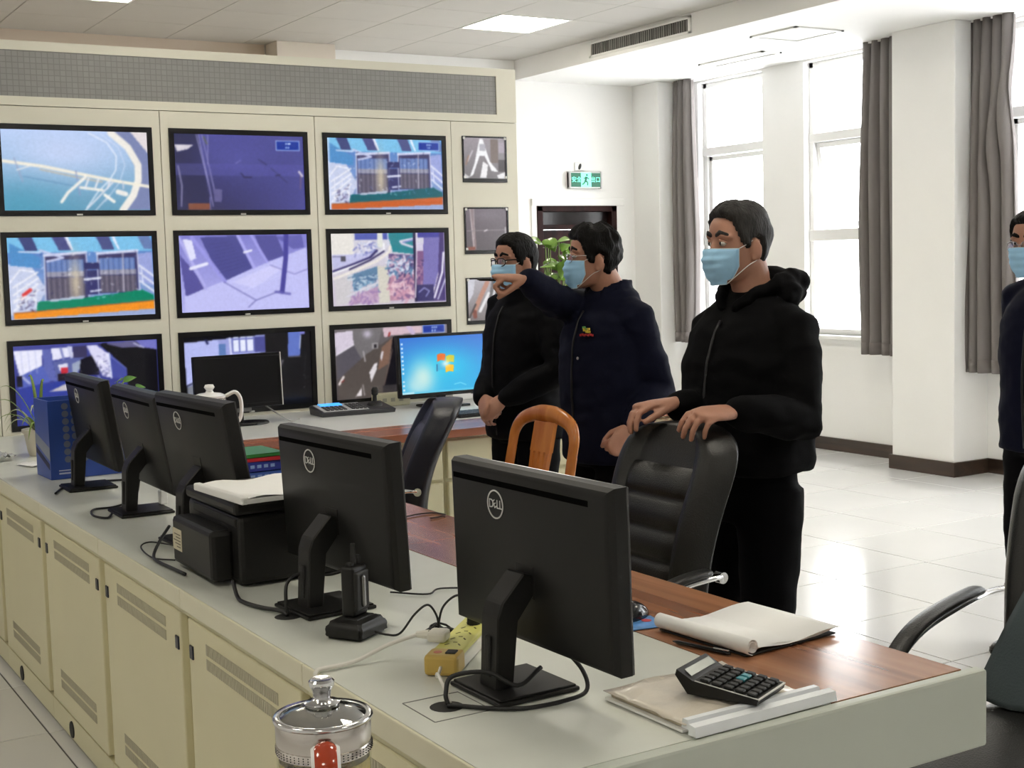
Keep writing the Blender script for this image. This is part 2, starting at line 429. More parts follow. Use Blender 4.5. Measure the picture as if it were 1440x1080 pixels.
MB().box((0, 0, -.012), (.19, .02, 0)).box((0, .73, -.012), (.19, .75, 0)).box((0, 0, -.012), (.02, .75, 0)).box((.17, 0, -.012), (.19, .75, 0)).build('diffuser_frame', FRAMEW, t)
MB().box((.02, .02, -.005), (.17, .73, -.001)).build('diffuser_panel', mat('pale_grey', (.6, .6, .58), .5), t)

# exit sign
t = thing('exit_sign', 'green lit exit sign with running man above the dark door', 'sign', (6.55, YB, 2.15))
GREENP = mat('sign_green', (.01, .10, .055), .3, emit=(.01, .12, .07), estr=.35)
GLOW = mat('sign_glow', (.2, .9, .6), .4, emit=(.16, 1.0, .62), estr=.95)
MB().box((0, -.035, 0), (.34, 0, .14), .006).build('sign_case', mat('sign_case_metal', (.55, .55, .54), .35, metal=.6), t)
MB().box((.02, -.039, .01), (.325, -.034, .13)).build('sign_face', GREENP, t)
m = MB(); m.box((0, -.042, -.004), (.018, 0, .144), .003).box((.326, -.042, -.004), (.34, 0, .144), .003); m.build('end_bracket', mat('bracket_grey', (.45, .45, .45), .4), t)
RX = Matrix.Rotation(PI/2, 4, 'X')
text_obj('lettering', '安全', .052, GLOW, t, Matrix.Translation((.075, -.0405, .07)) @ RX)
text_obj('lettering', '出口', .052, GLOW, t, Matrix.Translation((.272, -.0405, .07)) @ RX)
m = MB(); m.box((.122, -.0415, .008), (.226, -.0390, .132)); m.build('doorway_mark', GLOW, t)
m = MB()
def limb(a, b, w):
    a, b = V((a[0], 0, a[1])), V((b[0], 0, b[1])); d = (b-a).normalized(); s_ = V((d.z, 0, -d.x))*w
    y = V((0, -.0425, 0)); y2 = V((0, -.0413, 0))
    m.rings([[a-s_+y, a+s_+y, a+s_+y2, a-s_+y2], [b-s_+y, b+s_+y, b+s_+y2, b-s_+y2]])
m.lathe([(.010, -.0425), (.010, -.0413)], (.182, 0, .112), 12, axis='y')
limb((.176, .098), (.166, .062), .010); limb((.166, .062), (.190, .048), .007); limb((.190, .048), (.186, .022), .006)
limb((.166, .062), (.150, .040), .007); limb((.150, .040), (.132, .030), .006); limb((.178, .092), (.204, .078), .005); limb((.174, .092), (.150, .082), .005)
m.build('running_man', GREENP, t)
t = thing('cable_outlet', 'small white cable outlet plate with dark hole above the exit sign', 'outlet', (6.68, YB, 2.335))
MB().box((-.05, -.012, -.035), (.05, 0, .035), .004).build('plate', FRAMEW, t)
MB().ell((.0, -.014, 0), (.014, .008, .028), 10, 6, Matrix.Rotation(.35, 3, 'Y')).build('cable_hole', BLACKM, t)
# ------------------------------------------------------------------ pictures on the screens (flat print, stored as vertex colours)
class Pic:
    def __init__(s, x0, y0, x1, y1, top, bot=None, w=168, h=96, right=None):
        s.x0, s.y0, s.x1, s.y1, s.w, s.h = x0, y0, x1, y1, w, h
        v = np.linspace(0, 1, h)[:, None, None]; u = np.linspace(0, 1, w)[None, :, None]
        a = np.array(top, float)[None, None]; b = np.array(bot or top, float)[None, None]
        s.a = a*(1-v)+b*v+0*u
        if right: s.a = s.a*(1-u)+np.array(right, float)[None, None]*u
        s.X = x0+np.linspace(0, 1, w)[None, :]*(x1-x0)+np.zeros((h, 1)); s.Y = y0+np.linspace(0, 1, h)[:, None]*(y1-y0)+np.zeros((1, w))
        s.px = (x1-x0)/w
    def _mix(s, k, col, al=1.0):
        k = np.clip(k*al, 0, 1)[..., None]; s.a = s.a*(1-k)+np.array(col, float)*k; return s
    def poly(s, pts, col, al=1.0):
        ins = np.zeros(s.X.shape, bool); n = len(pts)
        for i in range(n):
            (xa, ya), (xb, yb) = pts[i], pts[(i+1) % n]
            if ya == yb: continue
            c = ((ya > s.Y) != (yb > s.Y)) & (s.X < (xb-xa)*(s.Y-ya)/(yb-ya)+xa); ins ^= c
        return s._mix(ins.astype(float), col, al)
    def rect(s, x0, y0, x1, y1, col, al=1.0): return s.poly([(x0, y0), (x1, y0), (x1, y1), (x0, y1)], col, al)
    def line(s, pts, width, col, al=1.0):
        k = np.zeros(s.X.shape)
        for (xa, ya), (xb, yb) in zip(pts, pts[1:]):
            dx, dy = xb-xa, yb-ya; L = dx*dx+dy*dy+1e-9
            t = np.clip(((s.X-xa)*dx+(s.Y-ya)*dy)/L, 0, 1)
            d = np.hypot(s.X-xa-t*dx, s.Y-ya-t*dy); k = np.maximum(k, np.clip((width/2-d)/s.px+.5, 0, 1))
        return s._mix(k, col, al)
    def blob(s, x, y, rx, ry, col, al=1.0):
        return s._mix(np.exp(-(((s.X-x)/rx)**2+((s.Y-y)/ry)**2)), col, al)
    def noise(s, amp, seed=0, cell=1):
        r = np.random.RandomState(seed); n = r.rand(s.h//cell+1, s.w//cell+1)
        n = np.kron(n, np.ones((cell, cell)))[:s.h, :s.w]; s.a = s.a*(1+amp*(n-.5)*2)[..., None]; return s
    def speckle(s, x0, y0, x1, y1, cols, n, size, seed=0):
        r = random.Random(seed)
        for _ in range(n):
            x, y = r.uniform(x0, x1), r.uniform(y0, y1); a = r.uniform(0, PI); L = size*r.uniform(.4, 1.6)
            s.line([(x, y), (x+math.cos(a)*L, y+math.sin(a)*L)], size*r.uniform(.2, .5), r.choice(cols), .8)
        return s
    def linear(s):
        for _ in range(2):
            p = np.pad(s.a, ((1, 1), (1, 1), (0, 0)), mode='edge'); s.a = (p[1:-1, 1:-1]*2+p[:-2, 1:-1]+p[2:, 1:-1]+p[1:-1, :-2]+p[1:-1, 2:])/6
        c = np.clip(s.a, 0, 255)/255.; return np.where(c <= .04045, c/12.92, ((c+.055)/1.055)**2.4)

def screen_mat(name, strength):
    if name in _M: return _M[name]
    m = bpy.data.materials.new(name); m.use_nodes = True; nt = m.node_tree; b = nt.nodes['Principled BSDF']
    at = nt.nodes.new('ShaderNodeAttribute'); at.attribute_name = 'picture'
    b.inputs['Base Color'].default_value = (.008, .008, .01, 1); b.inputs['Roughness'].default_value = .18
    nt.links.new(at.outputs['Color'], b.inputs['Emission Color']); b.inputs['Emission Strength'].default_value = strength
    _M[name] = m; return m

def screen(name, pic, w, h, parent, mtl, M=None):
    """flat lit panel in the local XZ plane, facing -Y, lower left corner at the origin"""
    W, H = pic.w, pic.h
    xs = np.linspace(0, w, W); zs = np.linspace(h, 0, H)
    co = np.zeros((H, W, 3)); co[..., 0] = xs[None]; co[..., 2] = zs[:, None]
    idx = np.arange(H*W).reshape(H, W)
    q = np.stack([idx[1:, :-1], idx[1:, 1:], idx[:-1, 1:], idx[:-1, :-1]], -1).reshape(-1, 4)
    me = bpy.data.meshes.new(name); me.vertices.add(H*W); me.vertices.foreach_set('co', co.ravel())
    me.loops.add(q.size); me.loops.foreach_set('vertex_index', q.ravel().astype(np.int32))
    me.polygons.add(len(q)); me.polygons.foreach_set('loop_start', np.arange(0, q.size, 4, dtype=np.int32))
    me.update(calc_edges=True)
    at = me.attributes.new('picture', 'FLOAT_COLOR', 'POINT')
    c = np.ones((H*W, 4)); c[:, :3] = pic.linear().reshape(-1, 3); at.data.foreach_set('color', c.ravel().astype(np.float32))
    if M is not None: me.transform(M)
    return link(name, me, mtl, parent)

WH = (238, 238, 236)
def blue_label(p, x0, y0, x1, y1):
    p.rect(x0, y0, x1, y1, (170, 190, 235)).rect(x0+(x1-x0)*.03, y0+(y1-y0)*.06, x1-(x1-x0)*.03, y1-(y1-y0)*.06, (18, 50, 150))
    w = x1-x0; h = y1-y0
    for i in range(3): p.rect(x0+w*(.40+.09*i), y0+h*.25, x0+w*(.46+.09*i), y0+h*.42, (215, 225, 245))
    for i in range(2): p.rect(x0+w*(.42+.09*i), y0+h*.60, x0+w*(.48+.09*i), y0+h*.78, (190, 205, 240))
    return p
def pic_tank():
    p = Pic(-12, 540, 634, 900, (178, 200, 238), (96, 150, 178))
    p.blob(250, 640, 260, 110, (196, 208, 240), .8).blob(60, 880, 200, 110, (70, 150, 178), .7)
    p.poly([(470, 540), (540, 620), (580, 720), (560, 800), (520, 900), (640, 900), (640, 540)], (120, 130, 172))
    p.poly([(560, 540), (640, 540), (640, 640)], (222, 214, 216))
    p.line([(370, 548), (450, 590), (490, 650), (485, 715), (455, 760), (400, 815), (345, 890)], 5, (232, 238, 250))
    p.line([(420, 548), (500, 610), (528, 690), (500, 770), (430, 860)], 3, (210, 220, 242))
    p.line([(470, 545), (545, 610), (588, 690), (586, 760), (560, 830), (508, 900)], 32, (234, 230, 222))
    p.line([(-12, 680), (160, 702), (310, 732), (480, 765), (634, 790)], 14, (236, 230, 214)).line([(150, 716), (320, 752), (420, 770)], 6, (190, 180, 160))
    p.line([(75, 748), (300, 790)], 3, (90, 130, 170))
    p.line([(40, 665), (72, 770)], 5, (150, 160, 190)).line([(50, 720), (110, 700)], 5, (225, 225, 225)).line([(305, 720), (318, 830)], 5, (140, 150, 190))
    p.line([(235, 862), (265, 820), (345, 750)], 13, (234, 232, 226)).line([(322, 796), (420, 808)], 12, (232, 230, 222))
    for x in (360, 405, 460): p.line([(x, 755), (x-18, 800)], 8, (224, 226, 232))
    p.line([(340, 900), (470, 770)], 7, (215, 218, 230)).line([(385, 900), (450, 830)], 5, (205, 212, 230)).line([(430, 830), (470, 860)], 14, (238, 236, 230)).line([(490, 815), (525, 825)], 22, (232, 230, 226))
    p.line([(515, 770), (515, 800)], 6, (200, 205, 220)); return p.noise(.04, 1)
def pic_road():
    p = Pic(722, 558, 1290, 897, (78, 78, 150), (38, 36, 66), right=(72, 72, 140))
    p.poly([(722, 558), (825, 558), (868, 897), (722, 897)], (44, 44, 80)).rect(722, 690, 1290, 740, (92, 90, 172), .35)
    p.poly([(722, 606), (805, 605), (780, 625), (735, 637)], (214, 208, 214))
    for a, b in (((828, 560), (878, 880)), ((842, 560), (890, 830)), ((868, 560), (862, 690)), ((818, 560), (862, 780))): p.line([a, b], 4, (150, 146, 190))
    p.line([(850, 570), (862, 600)], 7, (90, 96, 80)).poly([(880, 800), (920, 805), (915, 862), (885, 858)], (96, 92, 140))
    p.line([(735, 700), (748, 790), (742, 880)], 6, (140, 135, 170)).rect(772, 866, 862, 897, (128, 76, 58)).line([(866, 840), (866, 897)], 3, (150, 150, 215))
    p.line([(985, 685), (1005, 672)], 4, (150, 150, 200)).line([(1085, 665), (1120, 690)], 5, (40, 40, 80)).line([(1005, 730), (1020, 748), (1050, 748)], 5, (28, 28, 60)).line([(1140, 705), (1210, 770)], 3, (44, 44, 84)).line([(1160, 740), (1180, 735)], 4, (30, 30, 60))
    p.line([(1268, 720), (1282, 740)], 9, (214, 205, 214)).line([(1275, 740), (1272, 800)], 4, (130, 100, 110))
    p.blob(980, 660, 150, 70, (88, 88, 165), .5); blue_label(p, 1166, 578, 1274, 623); return p.noise(.06, 2)
def pic_machine(var):
    p = Pic(10, 98, 655, 460, (72, 120, 190), (150, 165, 205))
    p.rect(10, 98, 655, 165, (118, 186, 226))
    for x, w, c in ((60, 60, (58, 66, 118)), (205, 60, (70, 74, 128)), (260, 16, (220, 225, 240)), (400, 60, (72, 78, 130)), (470, 14, (225, 230, 245)), (590, 55, (98, 120, 170))):
        p.poly([(x, 98), (x+w, 98), (x+w+22, 158), (x+28, 158)], c)
    p.poly([(10, 215), (110, 225), (170, 330), (120, 420), (10, 440)], (192, 200, 228)).poly([(580, 180), (655, 170), (655, 330), (590, 300)], (150, 160, 214))
    p.poly([(18, 120), (150, 190), (150, 235), (18, 220)], (76, 138, 196))
    for x0, x1, y0, y1 in ((168, 352, 172, 380), (402, 585, 168, 356)):
        p.rect(x0, y0, x1, y1, (56, 56, 104))
        p.rect(x0+8, y0+26, x1-12, y0+80, (96, 124, 184)).rect(x0+8, y0+80, x1-10, y0+104, (150, 150, 168)).rect(x0+8, y0+108, x1-10, y1-6, (92, 86, 104))
        for i in range(14):
            x = x0+12+i*(x1-x0-26)/13; p.line([(x, y0+30), (x, y1-8)], 2, (40, 40, 70) if i % 2 else (168, 164, 182), .7)
        p.line([(x0, y0+6), (x1, y0-4)], 12, (208, 212, 236)).line([(x0+4, y0+22), (x1-6, y0+14)], 6, (60, 52, 84))
        p.line([(x0, y0), (x0-4, y1)], 6, (206, 208, 228)).line([(x1, y0), (x1+4, y1)], 6, (196, 196, 222))
    p.blob(300, 300, 26, 110, (214, 200, 170), .75).line([(518, 170), (515, 350)], 5, (190, 185, 200))
    p.rect(342, 215, 404, 245, (44, 46, 98)).rect(352, 250, 400, 360, (52, 52, 104)).line([(340, 290), (410, 285)], 10, (222, 226, 242)).line([(365, 345), (410, 340)], 8, (210, 215, 235))
    p.line([(150, 155), (250, 190), (180, 205)], 10, (190, 196, 228)).line([(60, 160), (150, 165)], 6, (215, 220, 240))
    g = (0, 128, 96) if var else (10, 92, 104); o = (236, 142, 30) if var else (196, 92, 36)
    p.poly([(130, 384), (330, 374), (600, 345), (655, 372), (655, 402), (120, 426)], g).poly([(165, 378), (340, 362), (330, 376), (190, 386)], (176, 186, 206))
    p.poly([(24, 430), (655, 394), (655, 434), (24, 460)], o).line([(24, 432), (655, 396)], 5, (150, 92, 60))
    for k in range(4): p.line([(26, 420-k*34), (135, 330-k*26)], 7, (236, 236, 242))
    for x in (40, 80, 120): p.line([(x, 420), (x+6, 300)], 5, (226, 228, 240))
    p.line([(10, 300), (60, 240), (120, 250)], 6, (240, 240, 246)).speckle(40, 330, 130, 420, [(240, 240, 245), (120, 110, 150), (60, 50, 90)], 30, 14, 5)
    for k in range(3): p.line([(592, 232+k*36), (655, 282+k*36)], 8, (226, 228, 242))
    p.line([(600, 240), (606, 320)], 6, (215, 220, 240))
    if var: p.line([(70, 352), (100, 330)], 16, (214, 62, 62)).line([(60, 372), (75, 360)], 10, (250, 235, 235))
    else:
        p.rect(0, 98, 25, 460, (215, 224, 246), .6); blue_label(p, 520, 108, 640, 152)
    p.speckle(150, 160, 600, 380, [(230, 232, 245), (40, 36, 80), (120, 130, 180)], 60, 9, 11+var); return p.noise(.07, 3)
def pic_panels():
    p = Pic(743, 90, 1312, 428, (126, 124, 200), (176, 176, 232))
    p.poly([(760, 428), (760, 355), (930, 295), (1130, 215), (1312, 150), (1312, 428)], (188, 188, 238)).poly([(970, 300), (1140, 230), (1190, 250), (1060, 330)], (210, 208, 246), .6)
    p.poly([(743, 170), (790, 230), (852, 322), (764, 358)], (84, 80, 150)).poly([(835, 98), (995, 92), (1062, 238), (930, 297), (880, 200)], (74, 74, 140)).poly([(1075, 92), (1172, 90), (1208, 185), (1122, 214)], (82, 80, 148)).poly([(1170, 100), (1290, 92), (1300, 150), (1250, 158)], (98, 96, 170))
    p.line([(800, 98), (935, 294)], 16, (150, 148, 222)).line([(1000, 92), (1066, 236)], 14, (168, 166, 232)).line([(1060, 92), (1126, 212)], 12, (158, 156, 226)).line([(745, 100), (850, 325)], 14, (172, 170, 230))
    p.poly([(760, 105), (800, 110), (815, 190), (790, 200)], (220, 220, 246)).line([(790, 235), (860, 215)], 14, (226, 226, 246)).line([(1025, 168), (1058, 160)], 9, (232, 232, 248))
    for k in range(9): p.line([(880+k*4, 130+k*16), (960+k*10, 120+k*13)], 1.5, (56, 54, 112), .8)
    p.line([(930, 298), (1070, 385), (1035, 415)], 3, (76, 72, 140)).line([(1070, 385), (1185, 345)], 3, (76, 72, 140)).line([(1140, 228), (1250, 272), (1312, 250)], 3, (110, 106, 175)).line([(1010, 345), (1190, 270)], 2, (206, 206, 246))
    p.line([(1218, 92), (1212, 200), (1190, 350)], 22, (70, 66, 148)).line([(1160, 350), (1225, 362)], 12, (96, 92, 168), .8)
    return p.noise(.04, 4)
def pic_plant():
    p = Pic(52, 92, 1345, 915, (206, 204, 216), (196, 186, 200))
    p.poly([(320, 92), (980, 92), (980, 160), (320, 170)], (82, 92, 170)).poly([(690, 92), (985, 92), (985, 340), (740, 310)], (38, 128, 140)).rect(52, 92, 300, 330, (226, 222, 216)).poly([(60, 330), (250, 330), (560, 300), (480, 360), (70, 500)], (188, 188, 224))
    p.rect(160, 345, 212, 412, (78, 76, 90)).rect(60, 345, 160, 358, (90, 90, 120)).speckle(330, 190, 560, 320, [(230, 230, 245), (110, 116, 180), (180, 190, 220)], 50, 40, 2)
    p.line([(70, 520), (300, 440), (480, 370), (560, 290)], 26, (44, 38, 96)).line([(70, 540), (330, 450), (540, 370), (640, 280), (640, 210)], 22, (236, 236, 240)).line([(250, 500), (480, 400), (640, 300)], 20, (46, 40, 84)).line([(80, 600), (330, 510), (560, 410), (700, 310), (712, 250)], 30, (228, 222, 214))
    p.line([(600, 92), (600, 230)], 60, (220, 222, 214)).poly([(560, 470), (690, 480), (690, 900), (570, 900)], (206, 202, 190)).poly([(80, 620), (260, 560), (260, 880), (90, 910)], (200, 196, 200))
    p.poly([(270, 560), (560, 470), (560, 620), (290, 760)], (92, 126, 158)).speckle(280, 560, 560, 740, [(120, 160, 190), (70, 100, 140), (200, 214, 226)], 60, 45, 4).line([(215, 810), (560, 660)], 24, (206, 204, 214))
    p.poly([(250, 830), (560, 700), (560, 890), (250, 900)], (176, 146, 176)).poly([(690, 600), (980, 540), (980, 860), (690, 880)], (176, 128, 152)).speckle(690, 590, 980, 860, [(200, 150, 168), (110, 80, 128), (222, 190, 200)], 90, 60, 6).speckle(250, 740, 560, 890, [(150, 120, 170), (196, 170, 196)], 40, 50, 7)
    p.poly([(690, 330), (980, 350), (980, 520), (670, 570)], (108, 92, 136)).speckle(670, 340, 980, 560, [(200, 160, 180), (58, 44, 98), (220, 226, 240), (70, 120, 160)], 110, 50, 8)
    p.line([(980, 260), (850, 215), (830, 190), (980, 160)], 26, (214, 206, 222)).line([(870, 200), (980, 175)], 18, (120, 130, 190)).rect(1010, 205, 1105, 300, (206, 198, 220)).rect(1010, 300, 1090, 860, (124, 84, 128)).speckle(1000, 400, 1100, 860, [(190, 150, 170), (60, 40, 100)], 40, 40, 9)
    p.poly([(1100, 150), (1300, 130), (1260, 560), (1210, 740), (1080, 700)], (106, 98, 166)).rect(1030, 92, 1300, 150, (66, 64, 150))
    for k in range(12): p.line([(1118+k*15, 150), (1085+k*13, 700)], 4, (150, 142, 196), .8)
    p.poly([(1290, 92), (1345, 92), (1345, 900), (1180, 900), (1260, 600)], (66, 50, 110)).rect(985, 700, 1200, 900, (52, 46, 100)).line([(1030, 790), (1090, 740), (1150, 780), (1110, 840)], 14, (150, 150, 200))
    p.line([(1330, 330), (1310, 560), (1210, 860)], 22, (232, 230, 244)).line([(1345, 640), (1250, 880)], 16, (200, 200, 226)).rect(975, 92, 1010, 900, (30, 22, 62)).line([(1020, 92), (1012, 380), (985, 850)], 14, (222, 212, 224)).line([(690, 92), (690, 230)], 12, (206, 214, 236))
    return p.noise(.06, 5)
def pic_hall():
    p = Pic(66, 42, 1330, 845, (66, 70, 146), (40, 46, 116))
    p.poly([(66, 90), (310, 90), (305, 250), (110, 345)], (228, 228, 246)).poly([(310, 90), (380, 90), (420, 420), (330, 400)], (92, 100, 170)).poly([(110, 345), (310, 250), (370, 420), (90, 470)], (82, 96, 178))
    for x in (130, 190, 250): p.line([(x, 90), (x+10, 320)], 6, (180, 184, 226))
    p.poly([(385, 80), (570, 75), (575, 170), (400, 205)], (222, 222, 242)).line([(470, 80), (500, 240)], 20, (120, 126, 182)).line([(540, 78), (565, 200)], 26, (190, 192, 224))
    p.rect(575, 75, 700, 200, (54, 50, 88)).poly([(400, 220), (560, 190), (680, 190), (560, 420), (420, 420)], (88, 96, 156)).poly([(560, 250), (660, 205), (640, 280), (560, 420)], (150, 160, 184))
    p.poly([(95, 470), (420, 420), (570, 400), (560, 845), (120, 845)], (44, 58, 148)).poly([(350, 520), (560, 420), (575, 520)], (190, 184, 190))
    p.poly([(640, 210), (780, 160), (800, 380), (620, 370)], (14, 12, 26)).poly([(695, 72), (780, 70), (900, 180), (920, 420), (830, 400)], (212, 210, 238)).speckle(780, 160, 900, 400, [(60, 60, 110), (240, 240, 250), (120, 120, 180)], 60, 22, 3)
    p.poly([(895, 170), (1048, 330), (1040, 440), (910, 420)], (64, 72, 152)).line([(890, 160), (905, 420)], 12, (214, 220, 246)).line([(900, 190), (1045, 335)], 5, (140, 150, 206))
    p.poly([(800, 60), (1130, 50), (1330, 150), (1330, 845), (1048, 845), (1048, 330), (890, 150)], (9, 8, 14)).poly([(860, 60), (1120, 46), (1200, 120), (1000, 110)], (96, 92, 132)).poly([(1130, 46), (1330, 42), (1330, 150), (1200, 120)], (112, 112, 188)).line([(1120, 70), (1210, 125)], 12, (196, 196, 226))
    p.poly([(440, 250), (525, 240), (520, 300), (500, 330), (450, 310)], (216, 216, 236)).rect(460, 285, 522, 345, (196, 42, 58)).rect(430, 345, 510, 420, (30, 22, 36)).line([(130, 350), (190, 420)], 20, (170, 176, 214)).rect(82, 340, 130, 450, (14, 12, 30))
    return p.noise(.05, 6)
def pic_room():
    p = Pic(92, 112, 1345, 840, (9, 9, 14), (7, 7, 11))
    p.poly([(92, 165), (885, 122), (885, 300), (190, 345), (200, 560), (110, 600)], (150, 156, 214)).poly([(92, 165), (420, 150), (440, 330), (190, 345), (195, 540), (105, 590)], (176, 182, 234))
    p.poly([(110, 600), (205, 555), (225, 720), (115, 725)], (120, 124, 134)).line([(105, 585), (200, 545)], 12, (20, 20, 34)).rect(425, 190, 490, 330, (92, 122, 178)).line([(535, 140), (545, 320)], 18, (214, 216, 244)).rect(555, 140, 780, 285, (104, 110, 178))
    for x in (565, 635, 705): p.rect(x, 160, x+56, 280, (226, 230, 250)).rect(x, 134, x+56, 150, (206, 212, 242))
    p.rect(780, 140, 885, 295, (72, 74, 140)).rect(885, 115, 1110, 330, (12, 10, 14)).poly([(1115, 110), (1245, 104), (1232, 350), (1110, 350)], (92, 112, 188)).line([(1245, 150), (1232, 280)], 10, (210, 216, 240)).rect(1238, 104, 1292, 142, (120, 120, 196))
    p.rect(1110, 352, 1240, 372, (70, 66, 72)).poly([(1010, 385), (1070, 380), (1020, 500)], (86, 84, 90)).line([(1290, 330), (1270, 520)], 5, (64, 60, 62)).speckle(1250, 540, 1320, 680, [(150, 150, 150), (80, 78, 76)], 14, 12, 4)
    p.line([(305, 150), (320, 180)], 24, (40, 44, 90)); return p.noise(.05, 7)
def pic_corridor():
    p = Pic(128, 258, 872, 750, (104, 98, 100), (66, 60, 62))
    p.poly([(128, 280), (245, 270), (250, 370), (135, 440)], (206, 196, 212)).poly([(135, 440), (250, 372), (330, 400), (290, 490), (140, 610)], (84, 80, 88)).poly([(245, 268), (440, 262), (400, 400), (300, 480), (250, 370)], (112, 108, 110)).blob(340, 300, 26, 26, (196, 188, 206), .9)
    p.poly([(440, 262), (700, 258), (700, 310), (500, 318), (450, 330)], (206, 180, 190)).line([(485, 300), (480, 320)], 14, (150, 60, 60)).line([(610, 262), (640, 310)], 30, (196, 176, 206)).rect(700, 256, 872, 320, (128, 116, 126))
    p.poly([(140, 610), (330, 440), (440, 370), (500, 330), (500, 420), (440, 660), (420, 750), (140, 750)], (82, 74, 70)).poly([(430, 400), (505, 330), (470, 520), (400, 560)], (122, 94, 80)).poly([(505, 330), (872, 330), (872, 670), (435, 670), (480, 520)], (16, 14, 20)).rect(430, 672, 872, 750, (52, 48, 50))
    p.poly([(345, 570), (380, 510), (398, 505), (390, 560), (355, 640)], (214, 208, 212)).poly([(418, 460), (432, 425), (442, 430), (425, 500)], (206, 200, 206)).poly([(250, 735), (292, 672), (290, 730)], (220, 212, 214)).line([(300, 655), (308, 730)], 6, (170, 160, 162))
    p.line([(150, 640), (178, 590)], 14, (224, 214, 212)).line([(165, 625), (180, 615)], 8, (120, 44, 40)).line([(320, 490), (310, 420)], 8, (170, 164, 168)).rect(368, 365, 408, 405, (150, 146, 148)).rect(378, 375, 398, 398, (40, 36, 40)).line([(135, 438), (250, 370)], 6, (236, 230, 238)).line([(500, 420), (440, 665)], 4, (130, 106, 96))
    blue_label(p, 705, 258, 858, 318); return p.noise(.06, 8)
def pic_small(v):
    if v == 0:
        p = Pic(36, 46, 280, 280, (150, 142, 148), (110, 106, 108), w=72, h=66)
        p.poly([(132, 50), (150, 50), (190, 180), (240, 240), (200, 235), (160, 150), (130, 150), (90, 260), (70, 270), (100, 190)], (236, 236, 238)).poly([(150, 180), (178, 200), (168, 275), (130, 275)], (232, 230, 232)).rect(195, 50, 240, 190, (112, 98, 92)).rect(245, 70, 280, 130, (160, 150, 160)).poly([(230, 260), (280, 240), (280, 280), (240, 280)], (226, 224, 226)).poly([(36, 250), (70, 270), (50, 280), (36, 280)], (216, 214, 214))
        p.line([(60, 180), (90, 120)], 8, (196, 190, 196)).rect(130, 80, 165, 120, (170, 168, 176)).line([(50, 200), (66, 150)], 8, (150, 116, 96)).rect(240, 170, 280, 240, (66, 60, 62))
    elif v == 1:
        p = Pic(52, 440, 290, 660, (104, 94, 102), (88, 80, 84), w=72, h=66)
        p.poly([(78, 440), (100, 440), (112, 655), (92, 655)], (136, 118, 118)).line([(80, 440), (98, 655)], 5, (190, 178, 182)).line([(102, 440), (100, 600)], 4, (176, 164, 168)).line([(60, 556), (285, 552)], 4, (136, 126, 132)).line([(160, 558), (175, 552)], 7, (200, 190, 196)).rect(62, 640, 105, 660, (130, 70, 56)).line([(282, 540), (283, 580)], 5, (206, 200, 204)).blob(170, 470, 90, 30, (124, 114, 124), .6)
    else:
        p = Pic(62, 822, 260, 1050, (170, 166, 172), (120, 112, 112), w=72, h=66)
        p.poly([(62, 822), (100, 822), (90, 900), (62, 960)], (196, 194, 204)).line([(90, 1010), (120, 930), (158, 840)], 22, (176, 128, 110)).line([(120, 1000), (165, 900)], 14, (222, 220, 222)).poly([(180, 822), (260, 822), (260, 1050), (140, 1050), (165, 930)], (96, 92, 94)).line([(95, 1000), (96, 1030)], 18, (120, 60, 48)).line([(200, 840), (185, 930)], 10, (206, 204, 206)).line([(66, 1040), (100, 960)], 8, (60, 54, 54)).poly([(200, 930), (260, 900), (260, 1000)], (70, 66, 68))
    return p.noise(.06, 9+v)
def pic_desktop():
    p = Pic(525, 318, 1060, 700, (52, 112, 206), (48, 176, 226), w=180, h=120)
    p.blob(790, 520, 210, 130, (40, 200, 236), .9).blob(660, 590, 80, 110, (220, 236, 220), .85).blob(610, 640, 60, 60, (190, 226, 226), .7).line([(860, 650), (900, 642), (935, 660)], 6, (150, 226, 244), .8)
    for k in range(12): p.rect(532, 352+k*28, 544, 364+k*28, (226, 236, 240)) if k not in (8,) else None
    p.rect(525, 682, 1060, 700, (96, 196, 226), .8).rect(525, 682, 600, 700, (200, 232, 236), .8)
    def pane(x, y, c): p.poly([(x, y), (x+25, y-9), (x+54, y-2), (x+50, y+44), (x+22, y+38), (x-2, y+48)], c)
    pane(757, 442, (232, 112, 44)); pane(814, 456, (206, 200, 60)); pane(755, 506, (70, 180, 220)); pane(808, 520, (252, 190, 40))
    p.line([(754, 508), (752, 552)], 5, (30, 60, 110)).blob(810, 505, 26, 22, (244, 246, 236), .8); return p

# ------------------------------------------------------------------ video wall
VY = 6.80
vw = thing('video_wall_cabinet', 'cream metal video wall cabinet with inset screens and a long grey display strip', 'cabinet', (0, VY, 0))
xs = [-.41, .425, 1.26, 2.095, 3.755, 4.19]
MB().box((-.41, .03, 0), (4.185, .62, 2.63), .004).build('carcass', CREAM, vw)
TVX = [(-.367, .385), (.468, 1.220), (1.303, 2.053), (2.136, 2.886), (2.970, 3.720)]
TVZ = [(1.806, 2.243), (1.287, 1.731), (.776, 1.214)]
SMZ = [(1.985, 2.247), (1.578, 1.845), (1.176, 1.444)]; SMX = (3.823, 4.117)
def panel_with_holes(x0, x1, z0, z1, hx, holes, name):
    m = MB(); hs = sorted(holes); p = z0
    m.box((x0+.002, 0, z0), (hx[0], .03, z1)).box((hx[1], 0, z0), (x1-.002, .03, z1))
    for a, b in hs: m.box((hx[0], 0, p), (hx[1], .03, a)); p = b
    m.box((hx[0], 0, p), (hx[1], .03, z1)); m.build(name, CREAM, vw)
for i, (a, b) in enumerate(((-.41, .425), (.425, 1.26), (1.26, 2.095), (2.095, 2.928), (2.928, 3.755))):
    if i == 4: a = 2.929
    panel_with_holes(a, b, .02, 2.325, TVX[i], TVZ, 'front_panel')
panel_with_holes(3.755, 4.19, .02, 2.325, SMX, SMZ, 'front_panel')
